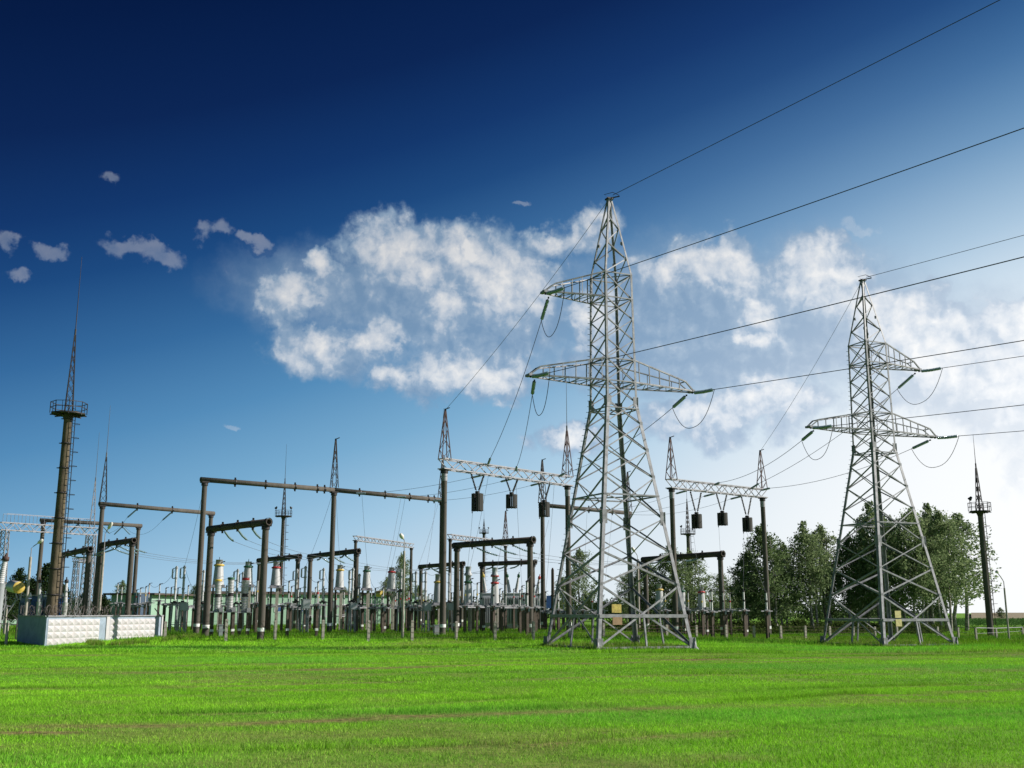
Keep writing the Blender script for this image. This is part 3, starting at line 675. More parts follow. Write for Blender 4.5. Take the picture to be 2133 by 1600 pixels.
# ------------------------------------------------------------------ concrete portals
def posts(root, pts, zt, r, band=True, m='concrete'):
    for p in pts:
        b_ = MB().cyl((p.x, p.y, p.z-.2), (p.x, p.y, zt), r*1.06, r*.94, 14); po = b_.build('post', m, root)
        if band: MB().cyl((p.x, p.y, p.z+.48), (p.x, p.y, p.z+.68), r*1.06+.012, None, 14).build('white_band', 'band', po)
        c = MB(); c.cyl((p.x, p.y, zt-.22), (p.x, p.y, zt-.06), r*1.25, None, 12); c.box((p.x, p.y, zt), (r*2.7, r*2.7, .08), .6); c.build('post_cap', 'darksteel', po)
def spire(root, p, H, w, rod=0., m='rust', rodm='thinwire', tilt=(0, 0), X=False):
    s_ = MB(); n_ = max(4, int(H/.55)); lev = [(H*i/n_, w*(1-i/n_)*.36+.03) for i in range(n_+1)]; t_ = MB(); lattice(t_, lev, .045, .026, X=X)
    M_ = Matrix.Rotation(.5, 3, 'Z'); s_.add([Vector(p)+M_@Vector(q) for q in t_.v], t_.f)
    sp = s_.build('lattice_spire', m, root)
    top = Vector(p)+Vector((0, 0, H))
    if rod: MB().cyl(top-Vector((0, 0, .35)), top+Vector((0, 0, .35)), .055, None, 8).cyl(top+Vector((0, 0, .3)), top+Vector((0, 0, rod)), .026, .010, 6).build('lightning_rod', rodm, sp)
    else: MB().box(top, (.12, .12, .16)).bar(top+Vector((0, 0, .05)), top+Vector((.28, -.1, .14)), .05).build('wire_clamp', 'darksteel', sp)
    return top
def clamps(root, p, q, r, ts):
    for t_ in ts:
        c = lerp(p, q, t_); d_ = (Vector(q)-Vector(p)).normalized(); m = MB().cyl(c-d_*.05, c+d_*.05, r*1.22, None, 14)
        m.box(c+Vector((0, 0, r*1.35)), (.10, .10, .16)); m.box(c-Vector((0, 0, r*1.35)), (.10, .10, .16)); m.build('beam_clamp', 'darksteel', root)
def low_portal(label, near, far, z=None, r=.19, ov=.35, group='low concrete portals', cl=(.22, .5, .78), base=None):
    (u0, v0, Y0), (u1, v1, Y1) = near, far
    z0 = zat(v0, Y0); p = Vector((xat(u0, Y0, z0), Y0, z0)); z1 = zat(v1, Y1); q = Vector((xat(u1, Y1, z1), Y1, z0))
    b0 = Vector((p.x, p.y, float(g(p.x, p.y)))); b1 = Vector((q.x, q.y, float(g(q.x, q.y))))
    root = thing('low_portal', b0, label, 'portal', group); posts(root, [b0, b1], z0-r, r)
    d_ = (p-q).normalized(); e0 = p+d_*ov; e1 = q-d_*ov
    bm = MB().pipe(e0, e1, r*1.06).build('beam', 'beam', root); clamps(bm, p, q, r, cl)
    c = MB().cyl(e0-d_*.02, e0-d_*.16, r*1.28, None, 14, False); c.build('end_collar', 'darksteel', bm); return p, q
LP = {}
LPD = [('D1', 'low portal just right of the tall ladder mast, ending above the wall', (186, 1144, 79), (130, 1155, 87)),
       ('D2', 'low portal under the lamp head, in front of the left tall portal', (276, 1126, 79), (213, 1136, 84)),
       ('D3', 'large nearest low portal with open pipe end, left of the white ribbed columns', (554, 1088, 61), (440, 1105, 66)),
       ('D4', 'low portal right behind the nearest low portal\'s front post', (621, 1159, 93), (541, 1167, 100)),
       ('D5', 'low portal crossed by the wide portal\'s middle post', (743, 1148, 86), (647, 1159, 94)),
       ('D6', 'distant low portal crossed by the truss portal\'s left post', (962, 1174, 106), (877, 1181, 113)),
       ('D7', 'low portal beneath the hanging line traps, with open pipe end', (1104, 1125, 69), (952, 1135, 74.5)),
       ('D8', 'distant low portal behind the one beneath the line traps', (1110, 1171, 97), (1004, 1174, 101)),
       ('D9', 'dark low portal right of the near pylon, in front of dense trees', (1500, 1154, 78), (1344, 1166, 86))]
for k, lb, a_, b_ in LPD: LP[k] = low_portal(lb, a_, b_)
def tall_portal(label, pts, z, spires, r=.175, clampt=(), br=.165, name='tall_portal', group='tall concrete portals', bands=True, ext=.3):
    P_ = [Vector((xat(u, Y, z), Y, z)) for u, Y in pts]; B_ = [Vector((p.x, p.y, float(g(p.x, p.y)))) for p in P_]
    root = thing(name, B_[0], label, 'portal', group); posts(root, B_, z-br, r, bands)
    for i in range(len(P_)-1):
        d_ = (P_[i+1]-P_[i]).normalized(); a_ = P_[i]-d_*(ext if i == 0 else -.0); b_ = P_[i+1]+d_*(ext if i == len(P_)-2 else -.02)
        bm = MB().pipe(a_, b_, br).build('beam', 'concrete', root); clamps(bm, P_[i], P_[i+1], br, clampt)
    tops = []
    for i, H, w, rod in spires: tops.append(spire(root, P_[i]+Vector((0, 0, br)), H, w, rod, m='darksteel'))
    return P_, tops
TA, tA = tall_portal('wide tall portal of three concrete posts with a long tubular beam', [(427, 70), (696, 76), (921, 83)], 10.1, [(1, 3.4, .55, 0), (2, 3.0, .6, 4.0)], clampt=(.22, .45, .68, .86, .92))
TB, tB = tall_portal('tall left portal with a lattice spire and rod, beside the lamp head', [(214, 84), (440, 92)], 9.9, [(0, 3.5, .6, 4.1)], clampt=(.30, .62))
TC, tC = tall_portal('tall portal crossing behind the ladder mast on the left', [(91, 95), (289, 101)], 9.55, [], clampt=(.35, .60, .82))
TG, tG = tall_portal('tall portal seen through the near pylon, its left post below the third line trap', [(1130, 86), (1309, 93)], 10.0, [(0, 3.4, .6, 0), (1, 3.3, .55, 0)], clampt=(.30, .52, .66, .80))
# truss portals with line traps
def truss(root, p, q, w=.55, h=.62, n_=14):
    m = MB(); d_ = (q-p).normalized(); s_ = d_.cross(Vector((0, 0, 1))).normalized()*w/2; H = Vector((0, 0, h))
    for sg in (1, -1):
        m.bar(p+s_*sg, q+s_*sg, .07); m.bar(p+s_*sg+H, q+s_*sg+H, .07)
        for i in range(n_):
            a_ = lerp(p, q, i/n_); b_ = lerp(p, q, (i+1)/n_)
            if i % 2: m.bar(a_+s_*sg, b_+s_*sg+H, .045)
            else: m.bar(a_+s_*sg+H, b_+s_*sg, .045)
    for i in range(n_+1):
        a_ = lerp(p, q, i/n_); m.bar(a_+s_, a_-s_, .04); m.bar(a_+s_+H, a_-s_+H, .04)
        if i < n_: b_ = lerp(p, q, (i+1)/n_); k = 1 if i % 2 else -1; m.bar(a_+s_*k, b_-s_*k, .035); m.bar(a_+s_*k+H, b_-s_*k+H, .035)
    return m.build('truss_beam', 'galv2', root)
def truss_portal(label, a_, b_, z, spires):
    P_ = [Vector((xat(u, Y, z), Y, z)) for u, Y in (a_, b_)]; B_ = [Vector((p.x, p.y, float(g(p.x, p.y)))) for p in P_]
    root = thing('truss_portal', B_[0], label, 'portal', 'tall truss portals'); posts(root, B_, z-.05, .18); d_ = (P_[1]-P_[0]).normalized()
    for p in P_: MB().cyl((p.x, p.y, z-.75), (p.x, p.y, z-.3), .188, None, 14).build('steel_sleeve', 'galv2', root)
    truss(root, P_[0]-d_*.3, P_[1]+d_*.3)
    tops = [spire(root, P_[i]+Vector((0, 0, .6)), H, .75, rod, m='rust') for i, H, rod in spires]
    return P_, tops
EP, tE = truss_portal('tall portal with a grey truss beam and line traps, left of the near pylon', (926, 66.5), (1182, 75.5), 10.35, [(0, 3.1, 0), (1, 3.3, 4.0)])
FP, tF = truss_portal('tall portal with a grey truss beam between the two pylons', (1399, 77), (1588, 83.5), 10.35, [(0, 3.0, 0), (1, 3.0, 0)])
def line_trap(label, P_, t_, ztop, zbot, r, group, vh=1.0):
    c = lerp(P_[0], P_[1], t_); c = Vector((c.x, c.y, ztop)); d_ = (P_[1]-P_[0]).normalized(); beam = P_[0].z
    root = thing('line_trap', c, label, 'line trap', group)
    m = MB(); H = ztop-zbot
    for i in range(20):
        an = i*math.tau/20
        if i in (4, 14): continue
        m.box((c.x+math.cos(an)*r, c.y+math.sin(an)*r, ztop-H/2), (.035, r*.27, H), an)
    for z in (ztop-.04, zbot+.04): m.lathe((c.x, c.y, z-.03), (c.x, c.y, z+1), [(0, r*.97), (.06, r*.97)], 16, False)
    coil = m.build('coil_cage', 'trap', root)
    m = MB()
    for z in (ztop, zbot):
        for k in range(4): an = k*math.pi/4; v_ = Vector((math.cos(an), math.sin(an), 0))*r*1.05; m.bar(c+v_+Vector((0, 0, z-ztop)), c-v_+Vector((0, 0, z-ztop)), .05)
    m.cyl((c.x, c.y, ztop), (c.x, c.y, ztop+.17), r*.42, None, 10); m.cyl((c.x, c.y, zbot+.1), (c.x, c.y, ztop), .05, None, 8); m.cyl((c.x-r*.9, c.y, zbot-.16), (c.x-r*.9, c.y, zbot+.05), .035, None, 6)
    m.build('end_frame', 'darksteel', root)
    for sg in (1, -1):
        a_ = Vector((c.x, c.y, beam))+d_*sg*.62; b_ = c+d_*sg*.10+Vector((0, 0, .17)); m = MB(); n_ = 12
        for i in range(n_): q0 = lerp(a_, b_, .08+.86*i/n_); q1 = lerp(a_, b_, .08+.86*(i+1)/n_); L_ = (q1-q0).length; m.lathe(q0, q1, [(0, .025), (L_*.45, .075), (L_*.6, .07), (L_, .025)], 8, False)
        m.bar(a_, lerp(a_, b_, .09), .025); m.bar(lerp(a_, b_, .93), b_, .025); m.build('suspension_string', 'brownins', root)
    return c
LT = []
for P_, nm, rows in ((EP, 'left', ((.245, 1029, 1064), (.515, 1031, 1058), (.79, 1047, 1076))), (FP, 'right', ((.25, 1072, 1100), (.53, 1069, 1094), (.81, 1079, 1107)))):
    for (t_, v0, v1), od in zip(rows, ('first', 'middle', 'last')):
        Y = lerp(P_[0], P_[1], t_).y
        LT.append(line_trap('dark slatted line trap, %s from the left of three under the %s truss portal' % (od, nm), P_, t_, zat(v0, Y), zat(v1, Y), .36 if nm == 'left' else .36, 'line traps under the truss portals'))
# conductors from the pylon arms down to the truss portals
for (nm, tip, e), tgt in zip(HEADS, ((EP, .32), (EP, .55), (EP, .92), (FP, .86), (FP, .45), (FP, .99))):
    P_, t_ = tgt; q = lerp(P_[0], P_[1], t_)+Vector((0, 0, .55)); d_ = (q-tip).normalized(); s0 = tip+Vector((0, 0, -.12)); s1 = s0+d_*1.75+Vector((0, 0, -.18))
    string(s0, s1, 'dark teal string hanging inward from '+nm, GS, n=13, r=.095)
    qs = q-d_*.1; q1 = q-d_*1.3+Vector((0, 0, -.05))
    pl = 'left' if P_ is EP else 'right'
    string(q, q1, 'short teal string on %s truss portal towards %s' % (pl, nm), 'short strings on the truss portals', n=9, r=.08)
    wire(s1, q1, .45, .016, 'conductor falling from %s to %s truss portal' % (nm, pl), GD)
    a_, b_ = s1, e; mid = a_.lerp(b_, .55)-Vector((0, 0, 1.25)); pts = []
    for i in range(19):
        t_ = i/18; base = a_.lerp(b_, t_); dip = 1.5*(1-abs(2*t_-1)**2.4); pts.append(base-Vector((0, 0, dip)))
    tag(MB().tube(pts, .017).build('jumper_cable', 'wire'), 'slack loop of cable hanging below the '+nm, 'cable', GJ)
wire(P1+Vector((0, 0, 22.9)), tE[0], .35, .012, 'thin earth wire from the near pylon\'s peak to the left truss portal spire', GD, 'thinwire')
wire(P2+Vector((0, 0, 22.9*.95)), tF[1], .35, .012, 'thin earth wire from the far pylon\'s peak to the right truss portal spire', GD, 'thinwire')

# ------------------------------------------------------------------ switchyard equipment
MARKS = [(-400, 'left edge'), (116, 'ladder mast'), (206, 'lamp portal'), (342, 'diamond wall'), (416, 'corner post'), (545, 'nearest portal'),
         (688, 'middle post'), (842, 'thin lamp'), (922, 'truss post'), (1100, 'trap portal'), (1186, 'near pylon'), (1403, 'near pylon'), (1520, 'right portal'), (1596, 'outer post'), (2600, 'right edge')]
ORD = ['first', 'second', 'third', 'fourth', 'fifth', 'sixth', 'seventh', 'eighth', 'ninth', 'tenth', 'eleventh', 'twelfth', 'thirteenth', 'fourteenth', 'fifteenth', 'sixteenth', 'seventeenth', 'eighteenth']
def label_all(items, phrase, key=lambda o: ''):
    """items: list of (u, object, extra words); says between which landmarks a repeat stands and which one it is there"""
    from collections import defaultdict
    B = defaultdict(list)
    for u, o, ex in items:
        i = max(k for k in range(len(MARKS)) if MARKS[k][0] <= u); B[(i, ex)].append((u, o))
    for (i, ex), lst in B.items():
        lst.sort(key=lambda q: q[0]); a, b_ = MARKS[i][1], MARKS[i+1][1]
        where = 'between %s and %s' % (a, b_) if a != b_ else 'through near pylon'
        for k, (u, o) in enumerate(lst):
            o['label'] = (phrase % ex if '%s' in phrase else phrase)+((', %s from left' % ORD[k]) if len(lst) > 1 else '')+' '+where
def pillar(root, x, y, z0, z1, w=.13, band=None, name='pillar', m='pillar'):
    p = MB().box((x, y, (z0-.2+z1)/2), (w, w, z1-z0+.2), .5).build(name, m, root)
    if band: MB().box((x, y, z0+band), (w+.02, w+.02, .14), .5).build('white_band', 'band', p)
    return p
def ribbed(mb, p, q, r, pitch=.09, n=10, core=.72):
    Ln = (Vector(q)-Vector(p)).length; k = max(3, int(Ln/pitch)); prof = [(0, r*core)]
    for i in range(k):
        a_ = Ln*i/k; s_ = Ln/k; prof += [(a_+s_*.15, r*core), (a_+s_*.5, r), (a_+s_*.62, r*.98), (a_+s_*.9, r*core)]
    prof.append((Ln, r*core)); mb.lathe(p, q, prof, n); return mb
SLIM = []
def slim(u, vt, vp, Y, joint=None, thick=1., band=False, arm=True, tilt=0.):
    x = xat(u, Y, zat(vp, Y)); gz_ = float(g(x, Y)); zt = zat(vt, Y); zp = zat(vp, Y); r = .052*thick
    root = thing('post_insulator', (x, Y, gz_), '', 'insulator', 'slim post insulators in the switchyard')
    pillar(root, x, Y, gz_, zp, .15 if thick < 1.4 else .19, .42 if band else None)
    b_ = MB().box((x, Y, zp+.03), (.34, .20, .06), .3)
    if arm: b_.bar((x-.42, Y-.2, zp-.03), (x+.42, Y+.2, zp-.03), .07); b_.box((x+.12, Y-.12, zp-.16), (.12, .12, .2)); b_.bar((x-.15, Y, zp-.3), (x+.2, Y-.05, zp-.05), .03)
    b_.build('bracket', 'galv2', root)
    zm = (zt+zp)/2; m = MB(); tx = tilt*(zt-zp)
    for a_, c_, f0, f1 in ((zp+.06, zm-.05, 0, .48), (zm+.05, zt-.06, .52, 1)):
        ribbed(m, (x+tx*f0, Y, a_), (x+tx*f1, Y, c_), r, .075, 8, .78)
    m.build('porcelain', 'white', root)
    MB().cyl((x+tx*.48, Y, zm-.06), (x+tx*.52, Y, zm+.06), r*1.18, None, 8).build('joint', joint or 'darksteel', root)
    c_ = MB().cyl((x+tx, Y, zt-.07), (x+tx, Y, zt), r*1.1, None, 8); c_.bar((x+tx-.03, Y, zt+.02), (x+tx+.20, Y+.05, zt+.06), .04); c_.build('terminal', 'darksteel', root)
    SLIM.append((u, root, {'red': 'red', 'green': 'green', 'yellow': 'yellow', None: 'dark'}[joint] if thick < 1.4 else 'thick')); return Vector((x+tx, Y, zt))
TOPS = {}
for a_ in [(12, 1240, 1262, 100), (243, 1215, 1256, 86), (252, 1221, 1256, 84), (283, 1229, 1258, 88, 'red'), (291, 1225, 1258, 88), (302, 1222, 1258, 86, 'yellow'), (309, 1216, 1255, 84, 'red'),
           (331, 1217, 1251, 82), (344, 1225, 1258, 84, 'red'), (355, 1224, 1258, 84, 'red'), (369, 1225, 1256, 84), (390, 1220, 1263, 82), (403, 1226, 1263, 84), (419, 1225, 1264, 86, 'red'),
           (470, 1220, 1262, 80), (484, 1224, 1263, 80, 'yellow'), (524, 1221, 1258, 82), (530, 1222, 1260, 86), (535, 1208, 1256, 74, 'yellow'), (558, 1234, 1262, 78), (588, 1221, 1262, 76, 'red'),
           (600.5, 1211, 1257, 64, None, 1., True), (606, 1222, 1263, 78, 'red'), (624, 1226, 1261, 86), (661, 1212, 1259, 64, 'red', 1., True), (656, 1224, 1262, 84), (675, 1227, 1254, 86),
           (697, 1230, 1262, 88), (716, 1232, 1262, 88), (751, 1234, 1262, 84), (745, 1225, 1262, 76, 'yellow'), (781, 1226, 1265, 76), (797.5, 1224, 1265, 72), (826, 1233, 1266, 82, 'green'), (834, 1229, 1266, 76, 'red'),
           (838.5, 1236, 1265, 84), (851, 1230, 1264, 76, 'red'), (857, 1236, 1265, 86), (874, 1240, 1264, 90), (893, 1238, 1262, 90), (945, 1236, 1262, 90), (969, 1217, 1262, 72, 'yellow'), (994, 1215, 1262, 72, 'yellow'),
           (1003, 1232, 1262, 76), (1028, 1219, 1262, 70), (1047, 1232, 1263, 76), (1053.5, 1216, 1263, 84), (1083, 1230, 1264, 72), (1087.5, 1221, 1263, 74, 'red'), (1098, 1210, 1265, 68, None, 1.7), (1113, 1221, 1264, 74, 'red'),
           (1122, 1214, 1264, 80), (1091, 1236, 1264, 80), (1040, 1240, 1263, 84), (986, 1246, 1262, 86), (1137, 1233, 1272, 84), (1154, 1241, 1274, 82, 'yellow'), (1163, 1232, 1270, 80, None, 1.5), (1174, 1240, 1274, 84, 'yellow'),
           (1195, 1241, 1272, 84), (1214, 1238, 1271, 82), (1234, 1236, 1271, 82, 'red'), (1255, 1241, 1271, 82, 'red'), (1386, 1233, 1271, 80, 'yellow'), (1434, 1233, 1271, 80, 'yellow'), (1462.5, 1236, 1271, 77, 'yellow'),
           (1479, 1231, 1272, 82, 'red'), (1483, 1230, 1274, 74, None, 1.6), (1507, 1233, 1272, 76), (1521, 1236, 1270, 80, 'red'), (1550, 1231, 1271, 76, None, 1.6), (1597, 1233, 1272, 74, None, 1.6)]:
    TOPS[a_[0]] = slim(*a_)
rs = random.Random(3)
for i in range(40):
    slim(385+i*18.4+rs.uniform(-6, 6), rs.uniform(1226, 1244), rs.uniform(1256, 1264), rs.uniform(86, 101), rs.choice([None, None, 'red', 'green', 'yellow']), rs.choice([.9, 1, 1, 1.2]), rs.random() < .3)
label_all(SLIM, 'slim white insulator, %s joint')
for u, o, ex in SLIM:
    o['label'] = o['label'].replace('slim white insulator, thick joint', 'thick grey white insulator')
# circuit breaker columns with a short parallel capacitor, and their cabinets
BRK = []; CAB = []
def breaker(u, vt, vb, Y, side=-1):
    x = xat(u, Y, zat(vb, Y)); gz_ = float(g(x, Y)); zt = zat(vt, Y); zb = zat(vb, Y); H = zt-zb
    root = thing('breaker_column', (x, Y, gz_), '', 'breaker', 'circuit breaker columns in the switchyard')
    m = MB()
    for dx in (-.22, .22):
        for dy in (-.12, .12): m.bar((x+dx, Y+dy, gz_-.1), (x+dx*.7, Y+dy, zb), .07)
    m.bar((x-.3, Y, gz_+.55), (x+.3, Y, gz_+.55), .05); m.build('support_frame', 'galv2', root)
    m = MB().box((x, Y, zb+.02), (.44, .34, .10)).cyl((x, Y, zb), (x, Y, zb+.16), .12, None, 10); m.build('base_plate', 'darksteel', root)
    m = MB()
    for a_, b_ in ((.08, .36), (.40, .66), (.70, .94)): ribbed(m, (x, Y, zb+H*a_), (x, Y, zb+H*b_), .088, .085, 10, .84)
    m.build('porcelain', 'white', root)
    m = MB()
    for a_ in (.38, .68, .96): m.cyl((x, Y, zb+H*a_-.05), (x, Y, zb+H*a_+.05), .11, None, 10)
    m.cyl((x, Y, zt-.06), (x, Y, zt+.03), .07, None, 8); m.build('metal_collar', 'grey', root)
    if side:
        sx = x+side*.27; m = ribbed(MB(), (sx, Y, zb+H*.68), (sx, Y, zb+H*.93), .062, .08, 8, .85).build('grading_capacitor', 'white', root)
        MB().bar((x, Y, zb+H*.67), (sx, Y, zb+H*.67), .05).bar((x, Y, zb+H*.955), (sx, Y, zb+H*.94), .04).build('connecting_arm', 'darksteel', root)
    BRK.append((u, root, 'two' if side else 'no')); TOPS[('b', u)] = Vector((x, Y, zt)); return root
for a_ in [(363.5, 1180, 1256, 78), (380, 1179, 1256, 76), (492, 1186, 1258, 80), (503, 1192, 1258, 86), (634, 1180, 1250, 76), (616, 1186, 1254, 82), (672, 1184, 1255, 80), (691, 1186, 1255, 86), (726.5, 1190, 1262, 80, 0), (733.5, 1184, 1254, 76),
           (747, 1196, 1260, 84, 0), (835, 1187, 1232, 76), (865.5, 1191, 1256, 80), (886, 1191, 1256, 78), (935.5, 1194, 1256, 80, 0), (421, 1188, 1258, 84, 0)]: breaker(*a_)
for u, o, ex in BRK: pass
label_all([(u, o, '') for u, o, _ in BRK], 'tall grey ringed breaker column')
def cabinet(u, vt, vb, Y, w=.5):
    x = xat(u, Y, zat(vb, Y)); gz_ = float(g(x, Y)); zt = zat(vt, Y); zb = zat(vb, Y); root = thing('control_cabinet', (x, Y, gz_), '', 'cabinet', 'grey control cabinets in the switchyard')
    d_ = .36; bx = MB().box((x, Y, (zt+zb)/2), (w, d_, zt-zb), .3).box((x, Y, zt+.02), (w+.06, d_+.06, .03), .3).build('box', 'grey', root)
    m3 = Matrix.Rotation(.3, 3, 'Z'); f_ = m3@Vector((0, -d_/2-.008, 0)); MB().box((x+f_.x, Y+f_.y, (zt+zb)/2), (w*.86, .012, (zt-zb)*.86), .3).build('door', 'grey', bx)
    for dx in (-.17, .17): MB().box((x+dx, Y, (gz_+zb)/2), (.07, .07, zb-gz_)).build('leg', 'galv2', root)
    CAB.append((u, root, '')); return root
for a_ in [(383, 1256, 1272, 74), (637.5, 1249, 1268, 73, .5), (692, 1252, 1268, 83), (736, 1257, 1270, 76), (890, 1256, 1271, 76), (939, 1257, 1271, 76), (459, 1302, 1326, 64, .22), (908, 1303, 1325, 67, .3), (549, 1284, 1310, 92, .8)]: cabinet(*a_)
label_all(CAB, 'grey metal control cabinet')
# instrument transformers: white cone, coloured ring, grey head
ITS = []
CW = {'yellow': 'yellow', 'green': 'dark green', 'red': 'red'}
def instrument(u, vc, vr, vb, Y, col, w=1., cap2=False):
    x = xat(u, Y, zat(vb, Y)); gz_ = float(g(x, Y)); zc, zr, zb = zat(vc, Y), zat(vr, Y), zat(vb, Y)
    root = thing('instrument_transformer', (x, Y, gz_), '', 'transformer', 'white instrument transformers in the switchyard')
    r0, r1 = .335*w, .255*w
    m = MB(); Hh = zr-.04-(zb+.16); k = 14; prof = []
    for i in range(k+1):
        q = i/k; r_ = r0*1.0+(r1-r0)*q; prof += [(Hh*q, r_), (Hh*min(1, q+.022), r_*.965)]
    m.lathe((x, Y, zb+.16), (x, Y, zr), prof, 18); m.build('porcelain_body', 'white', root)
    MB().lathe((x, Y, zr), (x, Y, zr+1), [(-.05, r1*1.06), (-.03, r1*1.22), (.05, r1*1.22), (.09, r1*.9)], 18).build('coloured_ring', col, root)
    hd = MB().lathe((x, Y, zr+.08), (x, Y, 99), [(0, r1*.82), ((zc-zr)*.75, r1*.80), ((zc-zr)*.76, r1*.88), (zc-zr-.08, r1*.86)], 14); h_ = hd.build('metal_head', 'grey', root)
    m = MB().bar((x+r1*.6, Y-.1, zr+.2), (x+r1*1.5, Y-.16, zr+.26), .06); m.bar((x, Y, zc), (x, Y, zc+.18), .03); m.build('terminal', 'darksteel', h_)
    if cap2:
        MB().lathe((x, Y, zc), (x, Y, 99), [(0, r1*1.2), (.1, r1*1.18), (.22, r1*.8), (.52, r1*.82), (.55, r1*.9), (.62, r1*.88)], 14).build('upper_head', 'grey', root)
        if cap2 == 2: MB().cyl((x, Y, zc-.02), (x, Y, zc+.07), r1*1.24, None, 14).build('upper_ring', col, root)
    MB().box((x, Y, zb+.08), (.72*w, .62*w, .14), .3).box((x, Y, zb-.02), (.95*w, .80*w, .05), .3).box((x+.36*w, Y-.2, zb+.06), (.2, .2, .18), .3).build('base_plate', 'galv2', root)
    for dx, dy in ((-.25, -.12), (.22, -.16), (.05, .25)):
        MB().box((x+dx*w, Y+dy*w, (gz_-.2+zb-.05)/2), (.12, .12, zb-gz_+.14), .3).build('leg', 'pillar' if dx < 0 else 'post', root)
    ITS.append((u, root, CW[col])); TOPS[('i', u)] = Vector((x, Y, zc+.15)); return root
for a_ in [(454, 1166, 1178, 1223, 74, 'yellow', 1.12), (515.5, 1170, 1181, 1222, 76, 'green', 1.05), (573.5, 1171, 1183, 1224, 78, 'red', 1.05), (707, 1177, 1188, 1228, 82, 'yellow', 1.0), (763, 1179, 1190, 1229, 84, 'green', 1.0),
           (815, 1182, 1192, 1231, 86, 'red', 1.02), (912, 1196, 1213, 1260, 80, 'yellow', 1.05), (975, 1199, 1213, 1260, 76, 'green', .95, 1), (1030.5, 1201, 1215, 1261, 76, 'red', .95, 2), (1374.5, 1217, 1229, 1269, 84, 'yellow', 1.), (1421, 1220, 1232, 1269, 84, 'green', 1.), (1462, 1223, 1234, 1269, 84, 'red', .95)]: instrument(*a_)
label_all(ITS, 'white tapered transformer, %s ring')
# two-stage ribbed columns in front
RB = []
for (u, vt, vb, Y, col) in [(451.5, 1207, 1275, 64.5, 'yellow'), (478, 1203, 1275, 65.5, 'green'), (509, 1204, 1276, 66.5, 'red')]:
    x = xat(u, Y, zat(vb, Y)); gz_ = float(g(x, Y)); zt, zb = zat(vt, Y), zat(vb, Y); H = zt-zb
    root = thing('ribbed_column', (x, Y, gz_), 'white two stage ribbed column with %s cap, in front row beside the nearest low portal' % CW[col], 'insulator', 'ribbed current transformer columns')
    for a_, b_, nm in ((.03, .46, 'lower_porcelain'), (.54, .94, 'upper_porcelain')):
        m = MB(); Ln = H*(b_-a_); k = 9; prof = []
        for i in range(k): s_ = Ln/k; prof += [(s_*i, .145), (s_*(i+.25), .195), (s_*(i+.6), .195), (s_*(i+.95), .145)]
        m.lathe((x, Y, zb+H*a_), (x, Y, 99), prof, 16); m.build(nm, 'white', root)
    MB().cyl((x, Y, zb+H*.45), (x, Y, zb+H*.47), .20, None, 16).cyl((x, Y, zb+H*.47), (x, Y, zb+H*.53), .15, None, 14).cyl((x, Y, zb+H*.53), (x, Y, zb+H*.55), .20, None, 16).build('middle_flange', 'darksteel', root)
    MB().lathe((x, Y, zb+H*.935), (x, Y, 99), [(0, .19), (.03, .215), (H*.065, .21), (H*.07, .17)], 16).build('coloured_cap', col, root)
    MB().box((x, Y, zb), (.85, .55, .06), .3).cyl((x, Y, zb), (x, Y, zb+H*.035), .26, .2, 14).box((x+.3, Y-.2, zb+.14), (.22, .2, .26), .3).build('base_plate', 'galv2', root)
    for dx, dy in ((-.26, .05), (.25, -.05)): pillar(root, x+dx, Y+dy, gz_, zb-.03, .17, .38)
    TOPS[('r', u)] = Vector((x, Y, zt))
# steel bus frames spanning between pillars
FR = []
for (u0, u1, v, Y0, Y1) in [(268, 306, 1264, 88, 86), (338, 372, 1261, 84, 84), (385, 410, 1266, 82, 84), (545, 612, 1264, 78, 79), (602, 640, 1269, 84, 85), (770, 806, 1268, 76, 74), (820, 862, 1267, 77, 77), (720, 760, 1266, 80, 82), (962, 1052, 1265, 74, 77), (1040, 1122, 1266, 74, 76),
                            (1128, 1180, 1276, 84, 84), (1190, 1260, 1275, 84, 84), (1385, 1470, 1272, 83, 80), (1425, 1560, 1272, 79, 78), (640, 690, 1285, 88, 90), (860, 905, 1272, 80, 80), (690, 745, 1284, 86, 88)]:
    p = at(u0, v, Y0); q = at(u1, v, Y1); q.z = p.z; d_ = (q-p).normalized(); s_ = d_.cross(Vector((0, 0, 1)))*.14
    root = thing('busbar_stand', (p.x, p.y, float(g(p.x, p.y))), '', 'steel frame', 'low steel bus frames')
    MB().bar(p+s_, q+s_, .07).bar(p-s_, q-s_, .07).bar(p+Vector((0, 0, .12)), q+Vector((0, 0, .12)), .035).build('beam', 'galv2', root)
    k = max(2, int((q-p).length/1.5)+1)
    for i in range(k):
        c = lerp(p, q, (i+.15)/(k-.7)); gz_ = float(g(c.x, c.y)); pillar(root, c.x, c.y, gz_, c.z-.04, .15, .42 if i % 2 else None)
        MB().box(c, (.12, .40, .12), .4).box(c+Vector((.1, -.1, -.18)), (.09, .09, .24)).build('saddle', 'darksteel', root)
    FR.append(((u0+u1)/2, root, ''))
label_all(FR, 'low galvanised busbar stand')

